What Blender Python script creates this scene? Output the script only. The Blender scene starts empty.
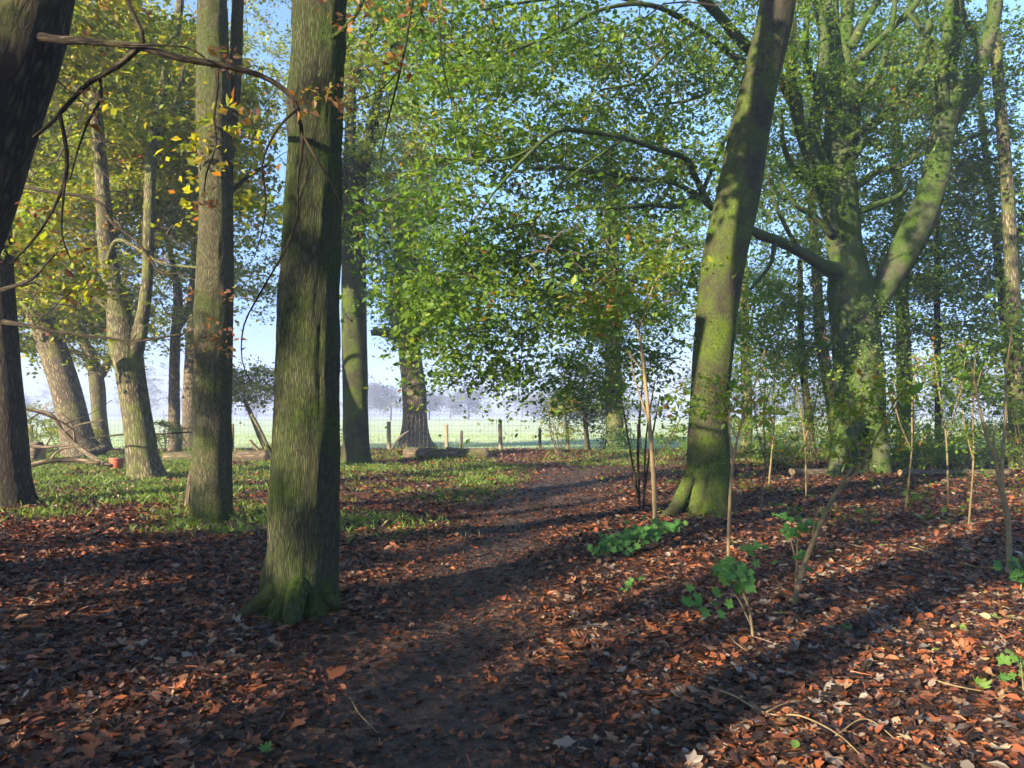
import bpy, math, random
import numpy as np
from mathutils import Vector
rng = np.random.default_rng(7)
random.seed(7)
C = bpy.context.scene.collection
PI = math.pi

# ------------------------------------------------------------------ camera model
F = 760.0; CAMH = 1.6; PITCH = math.atan(31 / F)
cp, sp_ = math.cos(PITCH), math.sin(PITCH)
def W(px, py, D):
    """pixel of the photograph at depth D (metres along +Y) -> world point"""
    u = (px - 512) / F; v = (384 - py) / F
    d = np.array([u, cp - v * sp_, sp_ + v * cp])
    d = d * (D / d[1]); d[2] += CAMH
    return d
def gdepth(py): return CAMH * F / (py - 415.0)

# ------------------------------------------------------------------ value noise
_perm = rng.permutation(4096); _val = rng.random(4096) * 2 - 1
def vnoise(x, y, z=0.0):
    x = np.asarray(x, float); y = np.asarray(y, float); z = np.asarray(z, float) + 0 * x
    xi = np.floor(x).astype(int); yi = np.floor(y).astype(int); zi = np.floor(z).astype(int)
    fx, fy, fz = x - xi, y - yi, z - zi
    fx = fx * fx * (3 - 2 * fx); fy = fy * fy * (3 - 2 * fy); fz = fz * fz * (3 - 2 * fz)
    def h(a, b, c): return _val[_perm[(_perm[(_perm[a & 4095] + b) & 4095] + c) & 4095]]
    r = 0
    for dx in (0, 1):
        for dy in (0, 1):
            for dz in (0, 1):
                w = (fx if dx else 1 - fx) * (fy if dy else 1 - fy) * (fz if dz else 1 - fz)
                r = r + w * h(xi + dx, yi + dy, zi + dz)
    return r
def fbm(x, y, z=0.0, o=4):
    r = 0; a = 1; s = 1
    for i in range(o):
        r = r + a * vnoise(np.asarray(x) * s + 17 * i, np.asarray(y) * s - 9 * i, np.asarray(z) * s); a *= .5; s *= 2.03
    return r

# path centre line (world), as the photograph shows it
PATH = np.array([[-.30, -6], [-.33, 2], [-.37, 3.4], [-.50, 5.2], [-.40, 7.4], [.15, 12.8], [1.3, 19], [3.2, 24], [7.5, 28], [14, 30.5], [30, 32]])
def path_d(x, y):
    x = np.asarray(x, float); y = np.asarray(y, float)
    best = np.full(x.shape, 1e9)
    for a, b in zip(PATH[:-1], PATH[1:]):
        d = b - a; t = np.clip(((x - a[0]) * d[0] + (y - a[1]) * d[1]) / (d @ d), 0, 1)
        best = np.minimum(best, np.hypot(x - a[0] - t * d[0], y - a[1] - t * d[1]))
    return best
def path_mask(x, y):
    w = .44 + .045 * np.clip(y, 0, 22)
    d = path_d(x, y) + .30 * fbm(np.asarray(x) * 1.3, np.asarray(y) * 1.3, 3.1, 4)
    return np.clip(1 - (d - w * .25) / (w * 1.25), 0, 1)
def gz(x, y):
    x = np.asarray(x, float); y = np.asarray(y, float)
    near = np.clip(1 - np.maximum(np.abs(x) / 60, np.abs(y) / 60), 0, 1)
    z = .05 * fbm(x * .35, y * .35, 0, 3) * near + .012 * fbm(x * 2.2, y * 2.2, 5, 2) * near
    pm_ = path_mask(x, y); z = z - .05 * pm_ * near + .018 * fbm(x * 4.5, y * 4.5, 12, 3) * pm_ * (y < 40)
    z = z + .16 * np.exp(-((y - 29.5) / 2.5) ** 2) * np.exp(-((x + 1) / 14) ** 2)   # low bank before the fence
    z = z - .25 * np.clip((y - 36) / 12, 0, 1)
    return z
def grass_mask(x, y):
    x = np.asarray(x, float); y = np.asarray(y, float)
    n = fbm(x * .45, y * .45, 9, 3)
    m = np.clip((y - 7.6) / 3.5, 0, 1) * np.clip((-x + .1 * y - 1.2) / 2, 0, 1) * np.clip((25.5 - y + np.clip(-x - 6, 0, 3) * 2) / 3, 0, 1)
    return np.clip(m * (.75 + 1.1 * n), 0, 1) * (1 - path_mask(x, y))

# ------------------------------------------------------------------ mesh building
def mesh_obj(name, V, Fc, mat, parent=None, attrs=None, smooth=False):
    """V (n,3); Fc (m,k) int array or list of arrays; attrs {name:(type,domain,data)}"""
    me = bpy.data.meshes.new(name)
    V = np.asarray(V, np.float32)
    if isinstance(Fc, np.ndarray): Fc = [Fc]
    Fc = [f for f in Fc if len(f)]
    me.vertices.add(len(V)); me.vertices.foreach_set('co', V.ravel())
    nl = sum(f.size for f in Fc); npoly = sum(len(f) for f in Fc)
    me.loops.add(nl); me.polygons.add(npoly)
    me.loops.foreach_set('vertex_index', np.concatenate([f.ravel() for f in Fc]).astype(np.int32))
    tot = np.concatenate([np.full(len(f), f.shape[1], np.int32) for f in Fc])
    st = np.concatenate([[0], np.cumsum(tot)[:-1]]).astype(np.int32)
    me.polygons.foreach_set('loop_start', st)
    try: me.polygons.foreach_set('loop_total', tot)
    except Exception: pass
    me.polygons.foreach_set('use_smooth', np.full(npoly, smooth, bool))
    for k, (ty, dom, data) in (attrs or {}).items():
        a = me.attributes.new(k, ty, dom)
        a.data.foreach_set('vector' if ty == 'FLOAT_VECTOR' else 'value', np.asarray(data, np.float32).ravel())
    me.update(calc_edges=True); me.validate()
    me.materials.append(mat)
    o = bpy.data.objects.new(name, me); C.objects.link(o)
    if parent is not None:
        o.parent = parent
        o.matrix_parent_inverse = parent.matrix_world.inverted() if False else o.matrix_parent_inverse
        # vertices are given in world space: take the parent's base off
        loc = np.array(parent['_o']) if '_o' in parent else np.zeros(3)
        V2 = V - loc.astype(np.float32); me.vertices.foreach_set('co', V2.ravel()); me.update()
    return o
def thing(name, loc, label, cat, group=None):
    o = bpy.data.objects.new(name, None); C.objects.link(o)
    o.location = [float(v) for v in loc]; o['_o'] = [float(v) for v in loc]
    o.empty_display_size = .2
    tag(o, label, cat, group); return o
def tag(o, label=None, cat=None, group=None, kind=None):
    if label: o['label'] = label
    if cat: o['category'] = cat
    if group: o['group'] = group
    if kind: o['kind'] = kind
    return o

def resample(P, step):
    """Catmull-Rom through rows of P (any number of columns, first 3 are xyz)"""
    P = np.asarray(P, float)
    if len(P) == 2: P = np.vstack([P[0], (P[0] + P[1]) / 2, P[1]])
    Q = np.vstack([2 * P[0] - P[1], P, 2 * P[-1] - P[-2]])
    out = []
    for i in range(1, len(Q) - 2):
        L = np.linalg.norm(Q[i + 1, :3] - Q[i, :3]); n = max(1, int(math.ceil(L / step)))
        t = np.arange(n)[:, None] / n
        p0, p1, p2, p3 = Q[i - 1], Q[i], Q[i + 1], Q[i + 2]
        out.append(.5 * ((2 * p1) + (-p0 + p2) * t + (2 * p0 - 5 * p1 + 4 * p2 - p3) * t ** 2 + (-p0 + 3 * p1 - 3 * p2 + p3) * t ** 3))
    out.append(P[-1:]); return np.vstack(out)

class MB:
    def __init__(s): s.V = []; s.F4 = []; s.B = []; s.n = 0
    def tube(s, P, seg=12, step=.25, rough=.05, flare=0, flh=.5, lobes=4, seed=0, ridges=0):
        P = resample(P, step); xyz = P[:, :3]; R = np.maximum(P[:, 3], .0008); n = len(P)
        T = np.gradient(xyz, axis=0); T /= np.linalg.norm(T, axis=1)[:, None] + 1e-9
        ref = np.array([1., 0, 0]) if abs(T[0, 0]) < .8 else np.array([0, 1., 0])
        N = np.zeros_like(T); b = np.cross(T[0], ref); b /= np.linalg.norm(b); N[0] = np.cross(b, T[0])
        for i in range(1, n):
            v = N[i - 1] - T[i] * (N[i - 1] @ T[i]); N[i] = v / (np.linalg.norm(v) + 1e-9)
        B = np.cross(T, N)
        L = np.concatenate([[0], np.cumsum(np.linalg.norm(np.diff(xyz, axis=0), axis=1))])
        th = np.arange(seg) / seg * 2 * PI
        r0 = max(R[0], .01)
        rr = R[:, None] * np.ones((1, seg))
        cx, sx = np.cos(th)[None], np.sin(th)[None]
        if rough > 0:
            k = .6 / max(r0, .02)
            rr = rr * (1 + rough * fbm(cx * 1.3 + seed * 3.7, sx * 1.3, L[:, None] * k * .5 + seed, 3))
        if ridges > 0:
            rr = rr + ridges * fbm(cx * r0 * 26 + seed, sx * r0 * 26, L[:, None] * 3 + seed, 3)
        if flare > 0:
            ph = rng.random() * 6
            lob = .55 + .45 * np.cos(th * lobes + ph)[None] + .35 * np.cos(th * (lobes + 3) + ph * 2)[None]
            h = xyz[:, 2] - xyz[0, 2]
            rr = rr * (1 + flare * np.exp(-np.clip(h, 0, 9) / flh)[:, None] * (.35 + np.clip(lob, 0, 2)))
        pos = xyz[:, None] + rr[:, :, None] * (cx[..., None] * N[:, None] + sx[..., None] * B[:, None])
        bk = np.stack([rr * cx + seed * 1.3, rr * sx, L[:, None] + 0 * rr], -1)
        s.V.append(pos.reshape(-1, 3)); s.B.append(bk.reshape(-1, 3))
        i = np.arange(n - 1)[:, None] * seg; j = np.arange(seg)[None]; j2 = (j + 1) % seg
        f = np.stack([i + j, i + j2, i + seg + j2, i + seg + j], -1).reshape(-1, 4) + s.n
        s.F4.append(f)
        s.n += n * seg
        # caps
        for row, rev in ((0, True), (n - 1, False)):
            c = xyz[row]; s.V.append(c[None]); s.B.append(np.array([[0, 0, L[row]]]))
            ci = s.n; s.n += 1
            base = s.n - 1 - n * seg - (0 if rev else 1) + row * seg
            a = base + np.arange(seg); b2 = base + (np.arange(seg) + 1) % seg
            q = np.stack([a, b2, np.full(seg, ci), np.full(seg, ci)], -1) if not rev else np.stack([b2, a, np.full(seg, ci), np.full(seg, ci)], -1)
            if not hasattr(s, 'F3'): s.F3 = []
            s.F3.append(q[:, :3])
        return s
    def build(s, name, mat, parent=None, smooth=True):
        return mesh_obj(name, np.vstack(s.V), [np.vstack(s.F4), np.vstack(s.F3)], mat, parent,
                        {'bk': ('FLOAT_VECTOR', 'POINT', np.vstack(s.B))}, smooth)

# ------------------------------------------------------------------ materials
def newmat(name):
    m = bpy.data.materials.new(name); m.use_nodes = True; nt = m.node_tree
    b = nt.nodes.get('Principled BSDF'); return m, nt, b, nt.nodes.get('Material Output')
def nd(nt, ty, **kw):
    n = nt.nodes.new(ty)
    for k, v in kw.items():
        if k in n.inputs: n.inputs[k].default_value = v
        else: setattr(n, k, v)
    return n
def ramp(nt, stops, interp='LINEAR'):
    r = nt.nodes.new('ShaderNodeValToRGB'); e = r.color_ramp.elements; r.color_ramp.interpolation = interp
    while len(e) < len(stops): e.new(.5)
    for x, (p, c) in zip(e, stops): x.position = p; x.color = (*c, 1)
    return r
def bark(name, dark, light, moss, mossamt=.5, mosslow=0., sxy=16, sz=3.0, bump=.02, crack=.35):
    m, nt, b, out = newmat(name); L = nt.links.new
    at = nd(nt, 'ShaderNodeAttribute', attribute_name='bk')
    mp = nd(nt, 'ShaderNodeMapping'); mp.inputs['Scale'].default_value = (sxy, sxy, sz); L(at.outputs['Vector'], mp.inputs[0])
    n1 = nd(nt, 'ShaderNodeTexNoise', Scale=1.0, Detail=7.0, Roughness=.68, Distortion=1.1); L(mp.outputs[0], n1.inputs['Vector'])
    vo = nd(nt, 'ShaderNodeTexVoronoi', feature='DISTANCE_TO_EDGE', Scale=1.6); 
    ad = nd(nt, 'ShaderNodeVectorMath', operation='ADD'); L(mp.outputs[0], ad.inputs[0]); L(n1.outputs['Color'], ad.inputs[1]); L(ad.outputs[0], vo.inputs['Vector'])
    cr = nd(nt, 'ShaderNodeMapRange'); cr.inputs['From Max'].default_value = crack; L(vo.outputs['Distance'], cr.inputs['Value'])
    hm = nd(nt, 'ShaderNodeMath', operation='MULTIPLY'); L(cr.outputs[0], hm.inputs[0]); L(n1.outputs['Fac'], hm.inputs[1])
    rp = ramp(nt, [(.12, dark), (.62, light)]); L(hm.outputs[0], rp.inputs[0])
    # broad blotches
    n2 = nd(nt, 'ShaderNodeTexNoise', Scale=1.7, Detail=5.0, Roughness=.65); L(at.outputs['Vector'], n2.inputs['Vector'])
    mr = nd(nt, 'ShaderNodeMapRange'); mr.inputs['From Min'].default_value = .62 - mossamt * .35; mr.inputs['From Max'].default_value = .80 - mossamt * .25
    L(n2.outputs['Fac'], mr.inputs['Value'])
    fac = mr.outputs[0]
    if mosslow > 0:
        sx = nd(nt, 'ShaderNodeSeparateXYZ'); L(at.outputs['Vector'], sx.inputs[0])
        lo = nd(nt, 'ShaderNodeMapRange'); lo.inputs['From Min'].default_value = mosslow; lo.inputs['From Max'].default_value = .1
        L(sx.outputs['Z'], lo.inputs['Value'])
        nm = nd(nt, 'ShaderNodeMath', operation='MULTIPLY_ADD'); L(n2.outputs['Fac'], nm.inputs[0]); nm.inputs[1].default_value = 1.5; nm.inputs[2].default_value = -.4
        lm = nd(nt, 'ShaderNodeMath', operation='ADD'); L(lo.outputs[0], lm.inputs[0]); L(nm.outputs[0], lm.inputs[1])
        l2 = nd(nt, 'ShaderNodeMath', operation='MULTIPLY', use_clamp=True); L(lo.outputs[0], l2.inputs[0]); L(lm.outputs[0], l2.inputs[1])
        mx = nd(nt, 'ShaderNodeMath', operation='MAXIMUM'); L(fac, mx.inputs[0]); L(l2.outputs[0], mx.inputs[1]); fac = mx.outputs[0]
    n3 = nd(nt, 'ShaderNodeTexNoise', Scale=28.0, Detail=3.0); L(at.outputs['Vector'], n3.inputs['Vector'])
    mossr = ramp(nt, [(.3, tuple(c * .45 for c in moss)), (.7, tuple(c * 1.25 for c in moss))]); L(n3.outputs['Fac'], mossr.inputs[0])
    mix = nd(nt, 'ShaderNodeMix', data_type='RGBA'); L(fac, mix.inputs['Factor']); L(rp.outputs[0], mix.inputs['A']); L(mossr.outputs[0], mix.inputs['B'])
    L(mix.outputs['Result'], b.inputs['Base Color'])
    b.inputs['Roughness'].default_value = .9; b.inputs['Specular IOR Level'].default_value = .15
    sm = nd(nt, 'ShaderNodeMath', operation='MULTIPLY_ADD'); L(n3.outputs['Fac'], sm.inputs[0]); sm.inputs[1].default_value = .35; L(hm.outputs[0], sm.inputs[2])
    bp = nd(nt, 'ShaderNodeBump', Strength=1.0, Distance=bump); L(sm.outputs[0], bp.inputs['Height']); L(bp.outputs[0], b.inputs['Normal'])
    return m
def leafmat(name, stops, trans=.4, rough=.5, spec=.35, interp='LINEAR', transcol=(1.75, 1.7, .55)):
    m, nt, b, out = newmat(name); L = nt.links.new
    at = nd(nt, 'ShaderNodeAttribute', attribute_name='tint')
    rp = ramp(nt, stops, interp); L(at.outputs['Fac'], rp.inputs[0]); L(rp.outputs[0], b.inputs['Base Color'])
    b.inputs['Roughness'].default_value = rough; b.inputs['Specular IOR Level'].default_value = spec
    if trans > 0:
        tr = nd(nt, 'ShaderNodeBsdfTranslucent')
        tm = nd(nt, 'ShaderNodeVectorMath', operation='MULTIPLY'); L(rp.outputs[0], tm.inputs[0]); tm.inputs[1].default_value = transcol
        L(tm.outputs[0], tr.inputs['Color'])
        mx = nd(nt, 'ShaderNodeMixShader', Fac=trans); L(b.outputs[0], mx.inputs[1]); L(tr.outputs[0], mx.inputs[2]); L(mx.outputs[0], out.inputs['Surface'])
    return m
def plain(name, c1, c2, scale=8., rough=.8, bump=.005):
    m, nt, b, out = newmat(name); L = nt.links.new
    tc = nd(nt, 'ShaderNodeTexCoord'); n = nd(nt, 'ShaderNodeTexNoise', Scale=scale, Detail=6.0, Roughness=.65); L(tc.outputs['Object'], n.inputs['Vector'])
    rp = ramp(nt, [(.3, c1), (.7, c2)]); L(n.outputs['Fac'], rp.inputs[0]); L(rp.outputs[0], b.inputs['Base Color'])
    b.inputs['Roughness'].default_value = rough; b.inputs['Specular IOR Level'].default_value = .25
    bp = nd(nt, 'ShaderNodeBump', Strength=.8, Distance=bump); L(n.outputs['Fac'], bp.inputs['Height']); L(bp.outputs[0], b.inputs['Normal'])
    return m

BK_ridge = bark('bark_ridged', (.045, .04, .022), (.135, .12, .065), (.065, .085, .018), .5, 1.0, 40, 5.0, .02, .2)
BK_hero = bark('bark_ridged_mossy_foot', (.035, .035, .018), (.085, .085, .042), (.052, .082, .012), .55, .6, 42, 5.2, .022, .2)
BK_pale = bark('bark_pale', (.07, .055, .035), (.28, .22, .14), (.16, .17, .05), .25, 0, 9, 2.4, .03)
BK_warm = bark('bark_grey_green', (.05, .042, .025), (.26, .22, .13), (.11, .13, .03), .5, 0, 11, 2.2, .02)
BK_beech = bark('bark_beech_mossy', (.06, .06, .035), (.085, .085, .04), (.036, .070, .006), .85, 0, 7, 3.0, .02, .8)
BK_lean = bark('bark_mossy_upper', (.028, .025, .015), (.11, .095, .055), (.062, .092, .009), .60, 0, 22, 5.0, .014, .6)
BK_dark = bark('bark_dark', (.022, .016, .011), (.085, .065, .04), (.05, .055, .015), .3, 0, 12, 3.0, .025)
BK_twig = plain('twig_brown', (.03, .022, .014), (.09, .07, .04), 6)
BK_twigp = plain('twig_tan', (.13, .095, .045), (.28, .20, .10), 14)
BK_sap = plain('sapling_bark', (.09, .065, .03), (.20, .15, .07), 14)
BK_dead = bark('dead_wood', (.08, .06, .04), (.30, .22, .14), (.07, .09, .02), .3, 0, 10, 1.6, .02)

Lgreen = leafmat('leaf_beech_green', [(0, (.050, .11, .012)), (.4, (.10, .185, .018)), (.75, (.15, .22, .022)), (.9, (.25, .26, .03)), (.97, (.32, .24, .04)), (1, (.28, .12, .03))], .5)
Ldeep = leafmat('leaf_deep_green', [(0, (.028, .07, .014)), (.5, (.06, .125, .02)), (.85, (.11, .17, .025)), (1, (.16, .19, .03))], .40)
Lyellow = leafmat('leaf_yellow_green', [(0, (.065, .11, .012)), (.4, (.14, .19, .016)), (.7, (.26, .26, .022)), (.88, (.34, .27, .03)), (.96, (.30, .13, .025)), (1, (.20, .06, .02))], .5)
Lrust = leafmat('leaf_russet', [(0, (.10, .035, .015)), (.4, (.19, .075, .03)), (.75, (.27, .15, .045)), (1, (.16, .19, .03))], .45)
Lfar = leafmat('leaf_far_autumn', [(0, (.03, .045, .03)), (.6, (.07, .07, .045)), (1, (.16, .10, .06))], .3)
Lmaple = leafmat('leaf_seedling', [(0, (.04, .13, .025)), (.6, (.08, .20, .035)), (1, (.18, .28, .05))], .45)
Lgrass = leafmat('grass_blade', [(0, (.055, .10, .014)), (.6, (.12, .19, .025)), (.9, (.21, .24, .05)), (1, (.28, .22, .10))], .35)
Lfield = leafmat('field_tuft', [(0, (.16, .24, .09)), (1, (.34, .42, .20))], .3)
Llitter = leafmat('dead_leaf', [(0, (.014, .009, .007)), (.30, (.030, .016, .010)), (.52, (.075, .028, .014)), (.64, (.18, .055, .021)), (.77, (.27, .082, .028)), (.84, (.22, .13, .07)), (.94, (.20, .17, .14)), (.98, (.40, .30, .13)), (.99, (.10, .16, .03)), (1, (.10, .18, .03))],
                  .10, .5, .28, transcol=(1.3, .8, .5))

# ground
def ground_material():
    m, nt, b, out = newmat('woodland_soil'); L = nt.links.new
    g = nd(nt, 'ShaderNodeNewGeometry')
    pth = nd(nt, 'ShaderNodeAttribute', attribute_name='path'); grs = nd(nt, 'ShaderNodeAttribute', attribute_name='grass'); fld = nd(nt, 'ShaderNodeAttribute', attribute_name='field')
    n1 = nd(nt, 'ShaderNodeTexNoise', Scale=9.0, Detail=8.0, Roughness=.7); L(g.outputs['Position'], n1.inputs['Vector'])
    v1 = nd(nt, 'ShaderNodeTexVoronoi', Scale=17.0); L(g.outputs['Position'], v1.inputs['Vector'])
    sp = nd(nt, 'ShaderNodeSeparateColor'); L(v1.outputs['Color'], sp.inputs[0])
    lit = ramp(nt, [(0, (.018, .011, .008)), (.35, (.05, .022, .012)), (.65, (.12, .043, .019)), (.85, (.21, .09, .04)), (1, (.26, .17, .10))]); L(sp.outputs[0], lit.inputs[0])
    soil = ramp(nt, [(.3, (.020, .014, .010)), (.7, (.085, .055, .038))]); L(n1.outputs['Fac'], soil.inputs[0])
    gr = ramp(nt, [(.3, (.03, .05, .012)), (.7, (.08, .11, .03))]); L(n1.outputs['Fac'], gr.inputs[0])
    fr = ramp(nt, [(.3, (.33, .40, .20)), (.7, (.46, .51, .30))])
    n2 = nd(nt, 'ShaderNodeTexNoise', Scale=.12, Detail=6.0, Roughness=.6); L(g.outputs['Position'], n2.inputs['Vector']); L(n2.outputs['Fac'], fr.inputs[0])
    def mx(f, a, bb):
        x = nd(nt, 'ShaderNodeMix', data_type='RGBA'); L(f, x.inputs['Factor']); L(a, x.inputs['A']); L(bb, x.inputs['B']); return x.outputs['Result']
    c = mx(pth.outputs['Fac'], lit.outputs[0], soil.outputs[0])
    c = mx(grs.outputs['Fac'], c, gr.outputs[0]); c = mx(fld.outputs['Fac'], c, fr.outputs[0])
    L(c, b.inputs['Base Color']); b.inputs['Roughness'].default_value = .75; b.inputs['Specular IOR Level'].default_value = .3
    h = nd(nt, 'ShaderNodeMath', operation='ADD'); L(n1.outputs['Fac'], h.inputs[0]); L(v1.outputs['Distance'], h.inputs[1])
    bp = nd(nt, 'ShaderNodeBump', Strength=1.0, Distance=.03); L(h.outputs[0], bp.inputs['Height']); L(bp.outputs[0], b.inputs['Normal'])
    return m
def make_ground():
    def axis(a, b, near0, near1, fine):
        n = list(np.arange(near0, near1, fine)); s = fine; v = near1
        while v < b: n.append(v); s *= 1.12; v += s
        n.append(b); s = fine; v = near0; m = []
        while True:
            s *= 1.12; v -= s
            if v < a: break
            m.append(v)
        m.append(a); return np.array(m[::-1] + n)
    xs = axis(-430, 430, -14, 14, .12); ys = axis(-80, 680, 1.5, 38, .12)
    X, Y = np.meshgrid(xs, ys); Z = gz(X, Y)
    V = np.stack([X, Y, Z], -1).reshape(-1, 3); nx = len(xs); ny = len(ys)
    i = np.arange(ny - 1)[:, None] * nx; j = np.arange(nx - 1)[None]
    Fq = np.stack([i + j, i + j + 1, i + nx + j + 1, i + nx + j], -1).reshape(-1, 4)
    x, y = V[:, 0], V[:, 1]
    o = mesh_obj('ground', V, Fq, ground_material(), None, {
        'path': ('FLOAT', 'POINT', path_mask(x, y)), 'grass': ('FLOAT', 'POINT', grass_mask(x, y)),
        'field': ('FLOAT', 'POINT', np.clip((y - 36.5 - .6 * fbm(x, y, 2, 2)) / 1.2, 0, 1))}, True)
    tag(o, kind='structure'); return o
make_ground()

# ------------------------------------------------------------------ leaves
def rot_frames(nrm, ang):
    """local frames (a,b,n) with a random spin `ang` about the normals"""
    nrm = nrm / (np.linalg.norm(nrm, axis=1)[:, None] + 1e-9)
    ref = np.where(np.abs(nrm[:, 2:3]) < .9, np.array([[0, 0, 1.]]), np.array([[1., 0, 0]]))
    a = np.cross(nrm, ref); a /= np.linalg.norm(a, axis=1)[:, None] + 1e-9
    b = np.cross(nrm, a)
    c, s = np.cos(ang)[:, None], np.sin(ang)[:, None]
    return a * c + b * s, -a * s + b * c, nrm
def scatter_shape(pos, nrm, size, tint, shape, faces, curl=.0, ang=None):
    """copies of a little leaf polygon: shape (k,3) unit, faces list of tuples"""
    n = len(pos); k = len(shape)
    if ang is None: ang = rng.random(n) * 2 * PI
    a, b, c = rot_frames(nrm, ang)
    S = shape[None] * size[:, None, None]
    S = S.copy(); 
    if curl: S[:, :, 2] *= (rng.random((n, 1)) * 2 - .6) * curl
    V = pos[:, None] + S[:, :, 0:1] * a[:, None] + S[:, :, 1:2] * b[:, None] + S[:, :, 2:3] * c[:, None]
    F3 = [np.array([f])[None] for f in faces]
    by = {}
    for f in faces: by.setdefault(len(f), []).append(f)
    out = []; tt = []
    base = (np.arange(n) * k)[:, None, None]
    for kk, fs in by.items():
        out.append((base + np.array(fs)[None]).reshape(-1, kk)); tt.append(np.repeat(tint, len(fs)))
    return V.reshape(-1, 3), out, np.concatenate(tt)
DIAM = (np.array([[0, 0, 0], [.3, .45, .12], [0, 1, 0], [-.3, .45, .12]]), [(0, 1, 2, 3)])
OVAL = (np.array([[0, -.5, .05], [.26, -.22, .14], [.30, .12, .16], [0, .5, .02], [-.30, .12, .16], [-.26, -.22, .14], [0, -.05, -.03]]),
        [(0, 1, 6), (1, 2, 6), (2, 3, 6), (3, 4, 6), (4, 5, 6), (5, 0, 6)])
def lobed(seed, nl=5):
    r = np.random.default_rng(seed); pts = []
    for i in range(nl):
        a = -PI * .5 + PI * .18 + (i + .5) / nl * (2 * PI - PI * .36)
        w = (2 * PI - PI * .36) / nl
        L = .5 * (.75 + .3 * math.sin((i + .5) / nl * PI)) * (.9 + .2 * r.random())
        pts += [(math.cos(a - w * .5) * .31, math.sin(a - w * .5) * .31, .0 + .1 * r.random()), (math.cos(a - w * .22) * L * .86, math.sin(a - w * .22) * L * .86, .05 + .15 * r.random()),
                (math.cos(a) * L, math.sin(a) * L, .12 + .22 * r.random())]
    pts.append((math.cos(a + w * .5) * .2, math.sin(a + w * .5) * .2, .05)); pts.append((0, -.12, 0))
    k = len(pts)
    return np.array(pts), [(k - 1, i, i + 1) for i in range(k - 2)]
class Soup:
    def __init__(s): s.V = []; s.F = {}; s.T = {}; s.n = 0
    def add(s, r):
        V, Fs, T = r; i = 0
        for f in Fs:
            k = f.shape[1]; s.F.setdefault(k, []).append(f + s.n); s.T.setdefault(k, []).append(T[i:i + len(f)]); i += len(f)
        s.V.append(V); s.n += len(V)
    def build(s, name, mat, parent=None, smooth=False):
        ks = sorted(s.F); return mesh_obj(name, np.vstack(s.V), [np.vstack(s.F[k]) for k in ks], mat, parent,
                                          {'tint': ('FLOAT', 'FACE', np.concatenate([np.concatenate(s.T[k]) for k in ks]))}, smooth)

def crown_mesh(name, V, Fq, so, mat, tmat, root):
    """one crown: its leaves and the twigs that carry them"""
    so.T.setdefault(4, []).append(np.full(len(Fq), -1.)); so.F.setdefault(4, []).append(Fq + so.n); so.V.append(V); so.n += len(V)
    o = so.build(name, mat, root); o.data.materials.append(tmat)
    t = np.empty(len(o.data.polygons), np.float32); o.data.attributes['tint'].data.foreach_get('value', t)
    o.data.polygons.foreach_set('material_index', (t < -.5).astype(np.int32)); return o
def grow(nodes, nrad, att, jitter=.12, droop=.0, maxd=99.):
    """join attractor points to the nearest point of a growing skeleton; returns twig polylines with radii and the twig direction at every attractor"""
    pts = [np.asarray(p, float) for p in nodes]; par = [-1] * len(pts)
    P = np.array(pts + [np.zeros(3)] * (len(att) * 3)); n = len(pts); parent = [-1] * n
    d = np.min(np.linalg.norm(att[:, None] - P[None, :n:max(1, n // 200)], axis=2), axis=1)
    order = np.argsort(d); segs = []; ends = {}; dirs = np.zeros((len(att), 3)); keep = np.zeros(len(att), bool)
    for i in order:
        a = att[i]; dd = np.linalg.norm(P[:n] - a, axis=1) + .6 * np.clip(a[2] * 0 + P[:n, 2] - a[2], 0, 9)
        j = int(np.argmin(dd)); p = P[j]; L = np.linalg.norm(a - p)
        if L > maxd: continue
        m1 = p + (a - p) * .35 + rng.normal(0, jitter, 3) * L * .35 + np.array([0, 0, .10 * L])
        m2 = p + (a - p) * .7 + rng.normal(0, jitter, 3) * L * .3 + np.array([0, 0, .08 * L])
        ids = [j, n, n + 1, n + 2]; P[n] = m1; P[n + 1] = m2; P[n + 2] = a; parent += [j, n, n + 1]; n += 3
        segs.append(ids); t = a - m2; dirs[i] = t / (np.linalg.norm(t) + 1e-9); keep[i] = True
    cnt = np.zeros(n)
    for q in range(n - 1, len(nodes) - 1, -1):
        if cnt[q] == 0: cnt[q] = 1
        cnt[parent[q]] += cnt[q] if parent[q] >= len(nodes) else 0
    return P, segs, cnt, dirs, keep
def twig_mesh(P, segs, cnt, r0=.006, seg=4):
    V = []; Fq = []; n = 0; th = np.arange(seg) / seg * 2 * PI
    for ids in segs:
        p = P[ids]; r = np.minimum(r0 * np.maximum(cnt[ids], 1) ** .45, max(.020, r0 * 2.6)); r[0] = r[1] * 1.05; r[-1] = max(r[-1] * .8, r0 * .6)
        T = np.gradient(p, axis=0); T /= np.linalg.norm(T, axis=1)[:, None] + 1e-9
        ref = np.array([.3, .2, 1.]) if abs(T[0, 2]) < .9 else np.array([1., 0, 0])
        A = np.cross(T, ref); A /= np.linalg.norm(A, axis=1)[:, None] + 1e-9; B = np.cross(T, A)
        V.append((p[:, None] + r[:, None, None] * (np.cos(th)[None, :, None] * A[:, None] + np.sin(th)[None, :, None] * B[:, None])).reshape(-1, 3))
        k = len(ids); i = np.arange(k - 1)[:, None] * seg; j = np.arange(seg)[None]; j2 = (j + 1) % seg
        Fq.append(np.stack([i + j, i + j2, i + seg + j2, i + seg + j], -1).reshape(-1, 4) + n); n += k * seg
    return np.vstack(V), np.vstack(Fq)
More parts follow.
